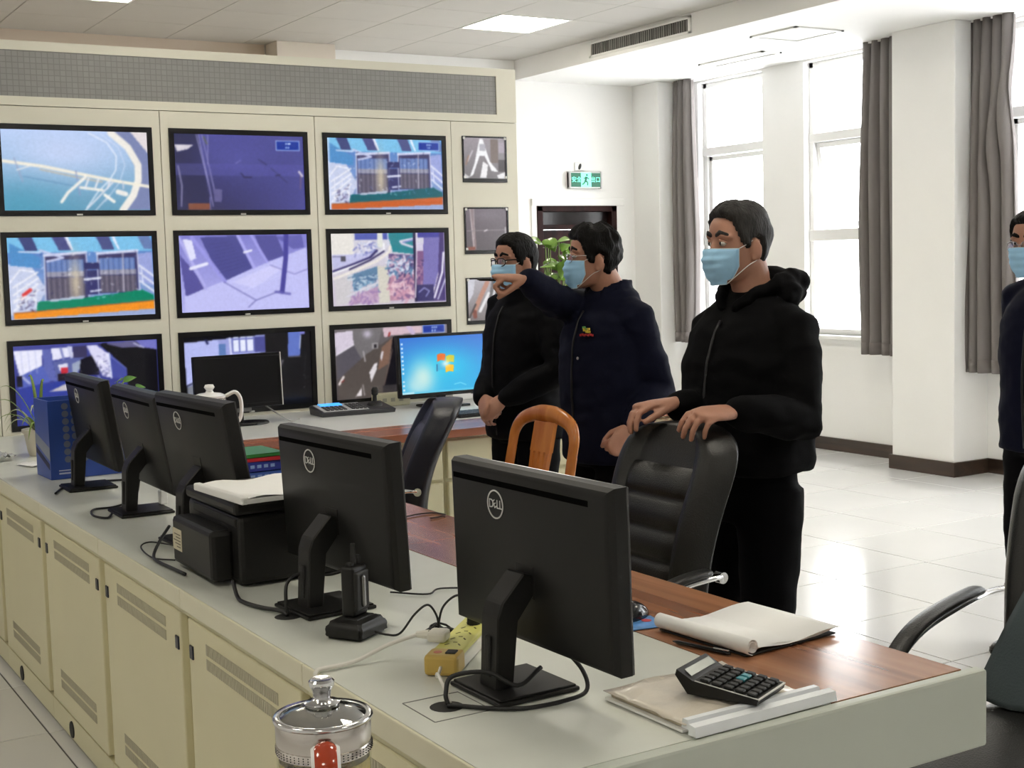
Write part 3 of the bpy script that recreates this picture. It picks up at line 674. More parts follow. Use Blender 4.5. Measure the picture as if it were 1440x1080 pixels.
m = MB(); m.box((-.41, 0, 2.329), (4.19, .03, 2.372)).box((-.41, 0, 2.588), (4.19, .03, 2.632)).box((4.06, 0, 2.372), (4.19, .03, 2.588)).box((-.41, 0, 2.372), (-.35, .03, 2.588)); m.build('fascia', CREAM, vw)
LED = grid_mat('led_matrix', (.27, .268, .26), (.20, .198, .192), .0275, .0275, .0022, .34)
MB().box((-.35, .006, 2.372), (4.06, .028, 2.588)).build('display_strip', LED, vw)
SCR = screen_mat('lit_screen', .70)
def tv(x, z, pic, label, small=False):
    t = thing('wall_screen', label, 'screen', (x[0], VY, z[0]), group='screens of the video wall')
    w, h = x[1]-x[0], z[1]-z[0]; f = .010 if small else .027; e = .001
    bm_ = MB(); y0, y1 = -.006, .02
    fb = .022 if small else f
    bm_.box((e, y0, e), (f, y1, h-e)).box((w-f, y0, e), (w-e, y1, h-e)).box((f, y0, e), (w-f, y1, fb)).box((f, y0, h-f), (w-f, y1, h-e)); bm_.build('bezel', BLACKG, t)
    screen('screen', pic, w-2*f, h-f-fb, t, SCR, Matrix.Translation((f, .002, fb)))
    MB().box((f, .004, fb), (w-f, .028, h-f)).build('screen_back', BLACKM, t)
    if not small: MB().box((w*.5-.014, -.009, .002), (w*.5+.014, -.005, .010), .001).build('badge', SILVER, t)
    else:
        m = MB()
        for cx in (.012, w-.012):
            for cz in (.03, h-.012): m.box((cx-.007, -.009, cz-.007), (cx+.007, -.005, cz+.007), .001)
        m.build('corner_clip', SILVER, t)
tv(TVX[2], TVZ[0], pic_tank(), 'wall screen showing a round tank with white walkway, upper left in photo')
tv(TVX[3], TVZ[0], pic_road(), 'wall screen showing a dim purple yard with blue corner label')
tv(TVX[4], TVZ[0], pic_machine(0), 'wall screen in the top row showing twin machines over a brown rail')
tv(TVX[2], TVZ[1], pic_machine(1), 'wall screen in the middle row showing twin machines over orange and green bands')
tv(TVX[3], TVZ[1], pic_panels(), 'wall screen showing pale violet paving with dark panels and a post')
tv(TVX[4], TVZ[1], pic_plant(), 'wall screen showing a curved walkway and cluttered plant yard')
tv(TVX[2], TVZ[2], pic_hall(), 'wall screen showing a blue hall with bright windows, behind the spider plant')
tv(TVX[3], TVZ[2], pic_room(), 'wall screen showing a dark room, behind the switched-off monitor')
tv(TVX[4], TVZ[2], pic_corridor(), 'wall screen showing a brown corridor, behind the lit desktop monitor')
for k, nm in ((0, 'small square wall screen showing a white forked pipe, topmost of three'), (1, 'small square wall screen showing a grey floor, middle of three'), (2, 'small square wall screen showing blurred pipes, lowest of three beside the man')):
    tv(SMX, SMZ[k], pic_small(k), nm, True)
for c in (0, 1):
    for r in (0, 1, 2): tv(TVX[c], TVZ[r], pic_road(), 'wall screen left of the picture, row %s from the top, column %s from the left' % (('one', 'two', 'three')[r], ('one', 'two')[c]))

# ------------------------------------------------------------------ consoles
D = .76; X0, X1, Y0 = .975, 1.945, 1.633
wt = thing('console_worktop', 'long grey and walnut console worktop running from the near end to the corner', 'worktop', (X0, Y0, 0))
def poly_slab(m, pts, z0, z1): m.rings([[V((*p, z0)) for p in pts], [V((*p, z1)) for p in pts]])
def rel(pts): return [(x-X0, y-Y0) for x, y in pts]
m = MB(); poly_slab(m, rel([(X0+.004, 1.66), (1.622, 1.66), (1.622, 5.83), (1.622, 6.795), (X0+.004, 6.795)]), D-.03, D); m.build('grey_top', GREYTOP, wt)
m = MB(); poly_slab(m, rel([(1.6235, 1.66), (X1, 1.66), (X1, 3.30), (1.6235, 3.30)]), D-.03, D+.001); m.build('wood_top', WOODTOP, wt)
m = MB(); poly_slab(m, rel([(1.6235, 3.302), (X1, 3.302), (X1, 5.34), (2.08, 5.485), (1.6235, 5.825)]), D-.03, D+.001); m.build('wood_top', WOODTOP, wt)
FE = mat('cream_edge_metal', (.69, .66, .50), .40)
for i in range(6): MB().box((-.004, .029+.758*i, .713), (.0035, .029+.758*(i+1)-.002, D+.0005), .003).build('front_edging', FE, wt)
MB().box((-.004, .029+.758*6, .713), (.0035, 5.16, D+.0005), .003).build('front_edging', FE, wt)
MB().box((-.004, 0, .617), (X1+.04-X0, .028, D+.0008), .006).build('end_panel', mat('grey_green_metal', (.50, .53, .47), .42, var=.03, vscale=3), wt)
for gx, gy in ((1.079, 2.03), (1.088, 2.775)): MB().lathe([(.0, D+.0004), (.026, D+.0004), (.03, D+.0002)], (gx-X0, gy-Y0, 0), 20).build('cable_grommet', BLACKM, wt)
m = MB(); q = .0012
for a, b in (((-.055, -.06), (.055, -.06)), ((.055, -.06), (.055, .06)), ((.055, .06), (-.055, .06)), ((-.055, .06), (-.055, -.06))):
    m.tube([V((1.079-X0+a[0], 2.03-Y0+a[1], D)), V((1.079-X0+b[0], 2.03-Y0+b[1], D))], q, 5)
m.build('grommet_plate_edge', mat('seam_grey', (.18, .18, .17), .7), wt)

CREAMS = mat('cream_cabinet_paint', (.67, .625, .415), .45, bump=.03, bscale=120, var=.03, vscale=2)
LATCH = mat('latch_black', (.01, .012, .025), .25)
def cabinet():
    t = thing('console_cabinet', '', 'cabinet', (0, 0, 0), group='cream cabinets under the long console')
    L = .758
    MB().box((.036, .001, .02), (.62, L-.001, D-.034)).build('body', CREAMS, t)
    MB().box((.004, .001, .02), (.035, L-.001, .095)).build('toe_panel', CREAMS, t)
    m = MB(); m.lathe([(.0, -.002), (.026, -.002), (.03, .006)], (.002, .50, .052), 16, axis='x'); m.build('cable_port', BLACKM, t)
    m = MB(); m.box((.004, .001, .6975), (.035, L-.001, .711)).box((.024, .001, .096), (.0355, L-.001, .697)); m.build('top_rail', CREAMS, t)
    d = MB(); d.box((0, .03, .105), (.022, L-.03, .696), .004); d = d.build('door', CREAMS, t)
    for z in (.635, .600, .205, .170):
        m = MB(); m.box((-.0006, .15, z), (.0004, .60, z+.026))
        for i in range(38): m.box((-.0016, .152+i*.0118, z), (-.0004, .152+i*.0118+.0055, z+.026))
        m.build('vent', CREAM_D, d)
    for y in (.055, L-.055): MB().box((-.004, y-.0125, .600), (.001, y+.0125, .634), .003).build('latch', LATCH, d)
    return t
c0 = cabinet()
NAMES = ['nearest cream console cabinet, below the yellow power strip', 'cream console cabinet below the radio charger, second from the near end', 'cream console cabinet below the printer, third from the near end', 'cream console cabinet below the fourth monitor, fourth from the near end', 'cream console cabinet below the farthest monitor, fifth from the near end', 'farthest cream console cabinet at the video wall end of the row']
for i in range(6):
    t = c0 if i == 0 else copy_tree(c0)
    t.location = (X0+.004, 1.662+.758*i, 0); t['label'] = NAMES[i]

# back console along the video wall
bt = thing('rear_worktop', 'grey worktop with walnut front edge along the foot of the video wall', 'worktop', (2.08, 5.49, 0))
def rb(pts): return [(x-2.08, y-5.49) for x, y in pts]
m = MB(); poly_slab(m, rb([(1.6242, 5.832), (4.6, 5.832), (4.6, 6.62), (4.2, 6.795), (1.6242, 6.795)]), D-.03, D); m.build('grey_top', mat('pale_grey_laminate', (.62, .63, .61), .35, var=.02), bt)
m = MB(); poly_slab(m, rb([(1.63, 5.829), (2.083, 5.49), (4.6, 5.49), (4.6, 5.829)]), D-.035, D+.001); m.build('wood_top', WOODTOPX, bt)
for i in range(3):
    t = thing('drawer_unit', ['cream drawer unit under the rear worktop, left one near the corner', 'cream drawer unit under the rear worktop behind the navy chair', 'cream drawer unit under the rear worktop, right one behind the standing men'][i], 'drawer unit', (2.20+.80*i, 5.58, 0), group='cream drawer units under the rear worktop')
    MB().box((0, .022, .0), (.798, .9, D-.037)).build('body', CREAMS, t)
    for z0, z1 in ((.52, .70), (.30, .505), (.08, .285)):
        d = MB().box((.012, 0, z0), (.786, .02, z1), .006).build('drawer', CREAMS, t)
        MB().box((.25, -.012, z1-.03), (.55, 0, z1-.012), .004).build('drawer_pull', mat('pull_white', (.72, .70, .62), .35), d)
# ------------------------------------------------------------------ monitors on the long console (seen from behind)
T = D+.0012
def monitor_back(label, loc, a_deg, tilt=.03, gap=.07, w=.515, h=.318):
    """local: +X the screen side, +Y the left edge seen from behind"""
    t = thing('monitor', label, 'monitor', (loc[0], loc[1], T), math.radians(a_deg+90), group='black monitors on the long console')
    m = MB(); m.box((-.145, -.085, 0), (.025, .085, .008), .003).box((-.14, -.08, .008), (.02, .08, .012), .003); m.build('base', BLACKP, t)
    m = MB(); pr = [(-.115, .010), (-.078, .010), (-.070, .13), (-.030, .168), (-.030, .205), (-.052, .212), (-.098, .165), (-.108, .14)]
    m.prism(pr, .056, ((0, .028, 0), (1, 0, 0), (0, 0, 1), (0, -1, 0)))
    e = [x for x in m.bm.edges]; bmesh.ops.bevel(m.bm, geom=e, offset=.003, segments=1, affect='EDGES')
    st = m.build('stand', BLACKP, t)
    MB().box((-.1165, -.009, .03), (-.108, .009, .105), .007).build('cable_slot', BLACKM, st)
    R = Matrix.Rotation(-tilt, 4, 'Y')
    def put(o): o.matrix_local = Matrix.Translation((0, 0, gap)) @ R; return o
    m = MB(); k = .010
    ring = lambda x, ins, z0=0, z1=h: [V((x, -w/2+ins, z0+ins)), V((x, w/2-ins, z0+ins)), V((x, w/2-ins, z1-ins)), V((x, -w/2+ins, z1-ins))]
    m.rings([ring(.010, .0), ring(-.014, .0), ring(-.024, .006), ring(-.029, .016)])
    es = [e for e in m.bm.edges if abs((e.verts[0].co-e.verts[1].co).x) > .004 and e.calc_length() < .03]
    sh = put(m.build('back_shell', BLACKP, t, ang=30))
    m = MB(); m.box((-.0305, -.030, .09), (-.024, .030, .15), .002); put(m.build('mount_hump', BLACKP, t))
    m = MB(); m.box((-.0297, -w/2+.055, h-.036), (-.0255, w/2-.020, h-.025), .001); put(m.build('top_groove', mat('groove_black', (.0008, .0008, .0008), .9, spec=.05), t))
    m = MB(); m.box((.0100, -w/2, 0), (.015, w/2, h), .002); put(m.build('front_bezel', mat('glossy_grey_bezel', (.09, .09, .092), .15, metal=.4), t))
    m = MB(); m.box((.0150, -w/2+.014, .018), (.0156, w/2-.014, h-.014)); put(m.build('dark_screen', BLACKG, t))
    ly, lz = w/2-.170, h-.070
    m = MB(); q = [V((-.0305, ly+.0265*math.cos(2*PI*i/28), lz+.0265*math.sin(2*PI*i/28))) for i in range(29)]
    rr = []
    for i in range(28):
        c = V((-.0303, ly, lz)); d = q[i]-c; d.x = 0; d.normalize()
        rr.append([c+d*.0245+V((.0006, 0, 0)), c+d*.0245-V((.0006, 0, 0)), c+d*.0272-V((.0006, 0, 0)), c+d*.0272+V((.0006, 0, 0))])
    rr.append(rr[0]); m.rings(rr, cap=False)
    MX = Matrix(((0, 0, -1, -.0304), (-1, 0, 0, ly), (0, 1, 0, lz), (0, 0, 0, 1)))
    def letters(s, size, dx, rot=0):
        tm_ = text_mesh(s, size, .0005); tm_.transform(MX @ Matrix.Translation((dx, 0, 0)) @ Matrix.Rotation(rot, 4, 'Z') @ Matrix.Diagonal((.95, 1, 1, 1))); 
        for _ in range(1): m.mesh(tm_)
        bpy.data.meshes.remove(tm_)
    letters('D', .0235, -.0135); letters('E', .0215, -.0020, .55); letters('L', .0235, .0095); letters('L', .0235, .0190)
    put(m.build('logo', SILVER, t, fix=False))
    return t
MON = [('black monitor seen from behind, nearest one, in front of the wooden desk end', (1.287, 2.05), -88.4, .02, .071),
       ('black monitor seen from behind, second nearest, beside the radio charger', (1.245, 2.80), -85.8, .045, .075),
       ('black monitor seen from behind, third nearest, standing behind the printer', (1.262, 3.74), -86.5, .16, .095),
       ('black monitor seen from behind, fourth from the front, between two others', (1.262, 4.293), -90.5, .16, .08),
       ('black monitor seen from behind, farthest one, in front of the blue box', (1.254, 4.922), -91, .14, .083)]
for l, p, a, ti, g in MON: monitor_back(l, p, a, ti, g)

# ------------------------------------------------------------------ monitors on the rear worktop (seen from the front)
def monitor_front(label, x, y, a, w, h, gap, pic, tilt=.05):
    t = thing('desk_monitor', label, 'monitor', (x, y, T), math.radians(a))
    m = MB()
    if pic is None: m.lathe([(.0, 0), (.105, 0), (.105, .008), (.095, .014), (.0, .014)], (.03, 0, 0), 28); m.bm.transform(Matrix.Diagonal((1.15, .75, 1, 1)))
    else: m.box((-.12, -.09, 0), (.12, .09, .012), .004)
    m.build('base', BLACKG, t)
    MB().box((-.022 if pic else .0, .01, .012), (.022 if pic else .03, .035, gap+.12), .004).build('stand', BLACKP, t)
    R = Matrix.Translation((0, -.02, gap)) @ Matrix.Rotation(-tilt, 4, 'X')
    f = .016
    m = MB(); m.box((-w/2, 0, 0), (w/2, .03, h), .006); o = m.build('housing', BLACKP, t); o.matrix_local = R
    m = MB(); m.box((-w/2, -.004, 0), (w/2, .002, f+.004), .002).box((-w/2, -.004, h-f), (w/2, .002, h), .002).box((-w/2, -.004, f), (-w/2+f, .002, h-f)).box((w/2-f, -.004, f), (w/2, .002, h-f)); o = m.build('bezel', BLACKG, t); o.matrix_local = R
    if pic is None:
        o = MB().box((-w/2+f, -.0015, f), (w/2-f, .001, h-f)).build('dark_screen', BLACKG, t); o.matrix_local = R
        o = MB().box((w/2-.004, -.006, .0), (w/2+.002, .004, h), .002).build('lit_edge', mat('lit_edge_pale', (.5, .48, .46), .3), t); o.matrix_local = R  # pale strip paints in the light caught by this one edge
        o = MB().box((-.06, .0, -.022), (.06, .02, 0), .004).build('speaker_bar', mat('dark_grey_plastic', (.10, .10, .10), .5), t); o.matrix_local = R
    else:
        o = screen('screen', pic, w-2*f, h-2*f, t, SCR, Matrix.Translation((-w/2+f, -.0005, f))); o.matrix_local = R
    return t
monitor_front('switched-off black monitor on the rear worktop in front of the dark room screen', 2.305, 6.42, 3, .455, .265, .085, None)
monitor_front('lit desktop monitor with a bright blue picture on the rear worktop', 3.475, 6.47, 1, .545, .335, .060, pic_desktop())

# ------------------------------------------------------------------ printer with papers
t = thing('printer', 'black laser printer seen from behind with papers on its lid', 'printer', (1.075, 3.085, T))
MB().box((.02, 0, .006), (.42, .385, .172), .012).build('body', BLACKP, t)
MB().box((.012, .004, .174), (.43, .38, .205), .010).build('scanner_lid', BLACKP, t)
m = MB(); m.box((-.035, .05, .012), (.025, .355, .135), .012); rear = m.build('rear_tray_cover', BLACKP, t)
MB().box((-.0362, .275, .05), (-.0348, .345, .105)).build('rating_label', mat('label_cream', (.55, .50, .36), .6), rear)
m = MB()
for k in range(5): m.box((-.0368, .283, .058+k*.008), (-.036, .283+.03+.006*((k*7) % 5), .0605+k*.008))
m.build('label_print', mat('label_ink', (.16, .14, .10), .7), rear)
MB().box((.016, .02, .145), (.024, .33, .165), .003).build('carry_grip', BLACKM, t)
m = MB()
for x in (.05, .38):
    for y in (.04, .34): m.lathe([(.014, 0), (.014, .006)], (x, y, 0), 10)
m.build('foot', BLACKM, t)
t = thing('paper_folder', 'white papers in a clear slide folder lying on the printer', 'papers', (1.10, 3.06, T+.206), .06)
MB().box((0, 0, 0), (.30, .235, .012), .002).build('sheets', PAPER, t)
MB().box((-.006, .0, -.001), (.014, .30, .018), .004).build('slide_spine', mat('white_plastic', (.78, .78, .76), .35), t)
m = MB()
nx = 14
G = [[m.bm.verts.new((.012+.29*i/nx, .30*j/6, .0135+.004*math.sin(i*.8+j)+.01*max(0, i/nx-.8)*math.sin(j*1.3))) for i in range(nx+1)] for j in range(7)]
for a, b in zip(G, G[1:]):
    for i in range(nx): m.bm.faces.new((a[i], a[i+1], b[i+1], b[i]))
m.build('top_sheet', PAPER, t, smooth=True)

# ------------------------------------------------------------------ blue carton, spider plant and litter at the far end
t = thing('blue_carton', 'blue cardboard carton with rows of grey dots beside the farthest monitor', 'box', (1.125, 5.19, T), math.radians(2))
BLUE = mat('blue_cardboard', (.03, .075, .34), .4, var=.06, vscale=9)
w, d_, h_ = .33, .20, .295
m = MB(); m.box((0, 0, 0), (w, .006, h_)).box((0, d_-.006, 0), (w, d_, h_)).box((0, .006, 0), (.006, d_-.006, h_)).box((w-.006, .006, 0), (w, d_-.006, h_)).box((.006, .006, 0), (w-.006, d_-.006, .006)); m.build('carton_wall', BLUE, t)
m = MB()
for c in range(5):
    for r in range(8): m.lathe([(.0, -.0006), (.0125, -.0006), (.0125, .0002)], (.062+c*.032+(.004*r/8), 0, .272-r*.0285), 14, axis='y')
m.build('dot_print', mat('carton_grey', (.15, .17, .24), .5), t)
m = MB(); X_ = (0, 1, 0); m.prism([(.0, .12), (.20, .165), (.20, .125), (.0, .07)], .0006, ((-.0006, 0, 0), X_, (0, 0, 1), (1, 0, 0))); m.build('side_stripe', mat('carton_stripe', (.22, .25, .32), .5), t)
m = MB(); m.prism([(.01, .058), (.195, .110), (.195, .088), (.01, .036)], .0006, ((-.0007, 0, 0), X_, (0, 0, 1), (1, 0, 0))); m.build('side_band', mat('carton_dark', (.008, .012, .06), .5), t)
m = MB(); m.box((.03, -.0006, .018), (.12, .0002, .024)).box((.03, -.0006, .03), (.08, .0002, .034)); m.build('edge_print', mat('carton_white', (.5, .55, .7), .5), t)

LEAF = mat('spider_leaf', (.20, .30, .06), .4, var=.25, vscale=12)
LEAFP = mat('pale_leaf', (.42, .46, .26), .4, var=.2, vscale=12)
POTW = mat('cream_pot', (.60, .56, .46), .45)
SOIL = mat('soil', (.05, .035, .022), .95, bump=.6, bscale=120)
def strap_leaf(m, base, az, L, rise, droop, w, n=10):
    d = V((math.cos(az), math.sin(az), 0)); s_ = V((-d.y, d.x, 0)); A = []
    for i in range(n+1):
        u = i/n; p = V(base)+d*(L*u)+V((0, 0, rise*math.sin(min(u*1.9, PI*.95))-droop*u*u)); ww = w*(1-u)**.6*min(1, .35+u*3)
        A.append([p-s_*ww, p+V((0, 0, -ww*.5)), p+s_*ww, p+V((0, 0, ww*.15))])
    m.rings(A)
t = thing('spider_plant', 'spider plant with arching leaves in a cream pot below the wall screens', 'plant', (1.262, 5.98, T))
m = MB(); m.lathe([(.0, 0), (.050, 0), (.056, .02), (.068, .095), (.076, .097), (.076, .112), (.066, .112), (.062, .09), (.0, .088)], n=24); m.build('pot', POTW, t, ang=40)
m = MB(); m.lathe([(.0, .094), (.061, .092), (.061, .088)], n=16); m.build('soil', SOIL, t)
rp = random.Random(5)
for k in range(15):
    m = MB(); az = rp.uniform(0, 2*PI) if k > 6 else PI*(.75+.12*k); strap_leaf(m, (.02*math.cos(az), .02*math.sin(az), .10), az, rp.uniform(.10, .19), rp.uniform(.08, .17), rp.uniform(.03, .13), rp.uniform(.008, .012)); m.build('leaf', LEAF if k % 3 else LEAFP, t, smooth=True)
for az, L, rise in ((2.0, .06, .24), (.8, .05, .22), (2.7, .16, .20)):
    m = MB(); strap_leaf(m, (0, 0, .10), az, L, rise, .0, .011); m.build('leaf', LEAF, t, smooth=True)
def crumple(name, label, cat, x, y, w, h, z, amp, m_, seed, rz=0, parent=None, z0=T):
    t = empty(name, (x, y, z0), rz) if parent is None else parent
    m = MB(); n = 12
    def f(i, j): 
        v = mnoise.noise(V((i*.55+seed*7, j*.55, seed))) ; return z+amp*(.5+.9*v)*(.4+.6*math.sin(PI*min(i, n-i)/n+.3))
    A = [[m.bm.verts.new((w*(i/n-.5), h*(j/n-.5), max(.0015, f(i, j)))) for i in range(n+1)] for j in range(n+1)]
    B = [[m.bm.verts.new((w*(i/n-.5), h*(j/n-.5), max(.0015, f(i, j))-.0012)) for i in range(n+1)] for j in range(n+1)]
    for a, b in zip(A, A[1:]):
        for i in range(n): m.bm.faces.new((a[i], a[i+1], b[i+1], b[i]))
    for a, b in zip(B, B[1:]):
        for i in range(n): m.bm.faces.new((b[i], b[i+1], a[i+1], a[i]))
    e = [[A[0][i], B[0][i]] for i in range(n+1)]
    for P_, Q_ in ((A[0], B[0]), (A[-1], B[-1]), ([r[0] for r in A], [r[0] for r in B]), ([r[-1] for r in A], [r[-1] for r in B])):
        for i in range(n): m.bm.faces.new((P_[i], P_[i+1], Q_[i+1], Q_[i]))
    return m, t
m, t = crumple('note_paper', '', '', 1.17, 5.66, .10, .13, .002, .010, PAPER, 1, .3); m.build('sheet', PAPER, t, smooth=True); tag(t, 'small white paper lying left of the blue carton', 'paper')
BAG = mat('clear_plastic_bag', (.72, .73, .70), .25, trans=.35)
m, t = crumple('plastic_bag', '', '', 1.065, 5.92, .11, .16, .008, .035, BAG, 4, .2); m.build('film', BAG, t, smooth=True); tag(t, 'crumpled clear plastic bag at the left frame edge near the plant', 'bag')

# leafy plant on the corner behind the far monitors
LEAFG = mat('pothos_leaf', (.10, .24, .03), .32, var=.3, vscale=10)
def heart_leaf(m, c, d, nrm, L, w):
    c, d, nrm = V(c), V(d).normalized(), V(nrm).normalized(); s_ = d.cross(nrm).normalized(); nrm = s_.cross(d)
    prof = [(-.12, .0), (-.10, .26), (.06, .46), (.28, .5), (.52, .40), (.75, .22), (.92, .07), (1.0, .0)]
    up_ = [m.bm.verts.new(c+d*(L*a)-nrm*(.10*L*a*a)) for a, b in prof]
    for sg in (1, -1):
        ed = [m.bm.verts.new(c+d*(L*a)+s_*(sg*w*b)+nrm*(.18*w*b-.10*L*a*a)) for a, b in prof[1:-1]]
        full = [up_[0]]+ed+[up_[-1]]
        for i in range(len(prof)-1):
            q = [up_[i], full[i], full[i+1], up_[i+1]]; q2 = []
            for v_ in q:
                if v_ not in q2: q2.append(v_)
            m.bm.faces.new(q2 if sg > 0 else q2[::-1])
def potted_pothos(name, label, loc, pot_r, pot_h, leaves, stem_top, seed, mtl):
    t = thing(name, label, 'plant', loc); r_ = random.Random(seed)
    MB().lathe([(.0, 0), (pot_r*.75, 0), (pot_r*.98, pot_h*.92), (pot_r*1.06, pot_h*.93), (pot_r*1.06, pot_h), (pot_r*.95, pot_h), (pot_r*.9, pot_h*.9), (0, pot_h*.9)], n=24).build('pot', POTW, t, ang=40)
    MB().lathe([(0, pot_h*.93), (pot_r*.89, pot_h*.91), (pot_r*.89, pot_h*.88)], n=16).build('soil', SOIL, t)
    for (x, y, z, az, el, L) in leaves:
        b = V((r_.uniform(-.3, .3)*pot_r, r_.uniform(-.3, .3)*pot_r, pot_h*.92)); e = V((x, y, z)); mid = b*.45+e*.55+V((0, 0, .12*(z-pot_h)))
        m = MB(); m.tube(smooth_path([b, mid, e], 5), .0035 if L > .05 else .002, 6); st = m.build('stem', LEAF, t, smooth=True)
        m = MB(); d = V((math.cos(az)*math.cos(el), math.sin(az)*math.cos(el), math.sin(el))); heart_leaf(m, e, d, V((-d.x*d.z, -d.y*d.z, 1-d.z*d.z))+V((-.4, -.6, 0)), L, L*.85)
        o = m.build('leaf', mtl, t, smooth=True, fix=False); s_ = o.modifiers.new('s', 'SOLIDIFY'); s_.thickness = .001
    return t
potted_pothos('pothos_plant', 'low leafy pothos plant peeking over the far monitors', (1.62, 6.25, T), .06, .11, [(.04, -.05, .275, -1.5, .2, .05), (.09, .02, .27, -.3, .3, .055), (-.15, -.05, .30, -1.2, -.2, .06), (.14, .0, .24, .2, -.1, .045), (.0, .05, .25, 1.4, .2, .05), (-.08, .02, .24, 2.6, .1, .05), (.05, -.08, .2, -1.0, -.2, .05)], .25, 2, LEAFG)

# big potted plant behind the two standing men
LEAFV = mat('glossy_leaf', (.16, .30, .05), .22, var=.4, vscale=9)
lv = []
rv = random.Random(11)
for k in range(22):
    a = rv.uniform(0, 2*PI); z = rv.uniform(.95, 1.66); q = rv.uniform(.05, .26)
    lv.append((q*math.cos(a)-.03, q*math.sin(a), z, a, rv.uniform(-.8, .3), rv.uniform(.08, .13)))
for k, (x, z) in enumerate(((-.22, 1.60), (-.16, 1.66), (-.20, 1.50), (-.12, 1.42), (-.05, 1.38), (.02, 1.52), (.06, 1.56), (-.1, 1.33), (.0, 1.30))):
    lv.append((x*.82, -x*.57, z, rv.uniform(-2.6, -.6), rv.uniform(-.9, -.1), .10))
for k in range(18):
    q = rv.uniform(-16, 30); yy = rv.uniform(342, 412); dd = q/227
    lv.append((.84*dd+rv.uniform(-.08, .0), -.54*dd+rv.uniform(-.08, .0), 1.52+(388-yy)/227, rv.uniform(-2.9, -.4), rv.uniform(-1.0, .2), rv.uniform(.085, .12)))
t = potted_pothos('floor_plant', 'tall glossy green plant in a floor pot behind the two standing men', (4.66, 7.15, 0), .17, .34, lv, 1.6, 4, LEAFV)
MB().tube([(0, 0, .3), (0, 0, 1.45)], .022, 8).build('moss_pole', mat('moss_pole', (.10, .07, .04), .9, bump=.5, bscale=90), t)

# ------------------------------------------------------------------ electric tea pot, controller, keyboard and bits on the rear worktop
t = thing('electric_kettle', 'glass kettle with white knob and white curved handle on the rear worktop', 'kettle', (2.005, 5.96, T+.001))
WP = mat('white_gloss_plastic', (.82, .82, .80), .25)
MB().lathe([(.0, 0), (.085, 0), (.085, .03), (.07, .035), (0, .035)], n=28).build('base', WP, t, ang=40)
MB().lathe([(.0, .036), (.066, .037), (.078, .07), (.078, .16), (.070, .19), (.066, .19), (.074, .16), (.074, .07), (.06, .042), (0, .042)], n=28).build('glass_body', mat('amber_kettle_glass', (.75, .62, .42), .08, trans=.7), t, ang=50)
MB().lathe([(.0, .189), (.074, .189), (.074, .198), (.05, .208), (.02, .212), (.014, .222), (.024, .236), (.018, .248), (0, .25)], n=28).build('lid', WP, t, ang=50)
m = MB(); m.tube(smooth_path([(.066, -.03, .195), (.105, -.045, .21), (.128, -.05, .17), (.122, -.05, .09), (.075, -.035, .05)], 6), [(.014, .009)]*25, 8); m.build('handle', WP, t, smooth=True)
m = MB(); m.tube([(-.06, .02, .15), (-.09, .03, .19), (-.108, .035, .197)], [.02, .013, .009], 8); m.build('spout', WP, t, smooth=True)

t = thing('camera_controller', 'grey joystick keyboard controller with small blue display on the rear worktop', 'controller', (2.955, 6.50, T), math.radians(-3))
DG = mat('dark_grey_plastic2', (.035, .035, .038), .4)
m = MB(); m.rings([[V((x, y, z)) for x, y, z in r] for r in (((-.20, -.09, 0), (.20, -.09, 0), (.20, .10, 0), (-.20, .10, 0)), ((-.205, -.09, .018), (.205, -.09, .018), (.205, .10, .04), (-.205, .10, .04)), ((-.195, -.08, .024), (.195, -.08, .024), (.195, .095, .046), (-.195, .095, .046)))]); m.build('housing', DG, t)
tilt = Matrix.Translation((0, 0, .0335)) @ Matrix.Rotation(.125, 4, 'X')
def ct(m, n, mm): m.bm.transform(tilt); return m.build(n, mm, t)
ct(MB().box((-.19, -.082, 0), (.06, .085, .004), .002), 'key_panel', mat('light_grey_plastic', (.45, .45, .46), .45))
ct(MB().box((-.165, .035, .003), (-.045, .085, .009), .002), 'display', mat('lcd_blue', (.03, .2, .7), .2, emit=(.05, .35, 1.0), estr=.9))
m = MB()
for r in range(4):
    for c in range(5): m.box((-.17+c*.024, -.07+r*.024, .003), (-.153+c*.024, -.053+r*.024, .009), .002)
for r in range(5):
    for c in range(4): m.box((-.03+c*.022, -.07+r*.026, .003), (-.014+c*.022, -.052+r*.026, .009), .002)
ct(m, 'keys', DG)['kind'] = 'stuff'
m = MB(); m.lathe([(.0, .0), (.042, .0), (.034, .014), (.012, .022), (.010, .05), (.017, .058), (.019, .082), (.012, .094), (0, .096)], (.125, .005, .0), 18); ct(m, 'joystick', BLACKM)
def keyboard(label, x, y, rz):
    t = thing('keyboard', label, 'keyboard', (x, y, T), rz); W_, H_ = .43, .135
    m = MB(); m.rings([[V((a*W_/2, b*H_/2, z+(.006 if b > 0 else 0)*k)) for a, b in ((-1, -1), (1, -1), (1, 1), (-1, 1))] for k, z in ((0, 0), (1, .012), (1, .0135))]); m.build('case', BLACKP, t)
    m = MB(); r_ = random.Random(1)
    for r in range(6):
        n = 16; 
        for c in range(n):
            if r == 0 and 4 <= c <= 8: continue
            a = -W_/2+.010+c*.0257; b = -H_/2+.012+r*.0195; z = .0135+.006*(r+.5)/6
            m.box((a, b, z), (a+.022, b+.016, z+.005), .0015, seg=1)
        if r == 0: m.box((-W_/2+.010+4*.0257, -H_/2+.012, .0135), (-W_/2+.010+9*.0257-.003, -H_/2+.028, .019), .0015, seg=1)
    m.build('keys', mat('key_black', (.022, .022, .024), .4), t)['kind'] = 'stuff'
keyboard('black keyboard on the rear worktop beside the man with clasped hands', 3.47, 5.955, math.radians(1))
t = thing('outlet_box', 'pale cream outlet box on the rear worktop behind the navy chair', 'box', (3.28, 6.70, T))
MB().box((-.10, -.03, 0), (.10, .05, .07), .006).build('case', mat('old_cream_plastic', (.60, .58, .42), .45), t)
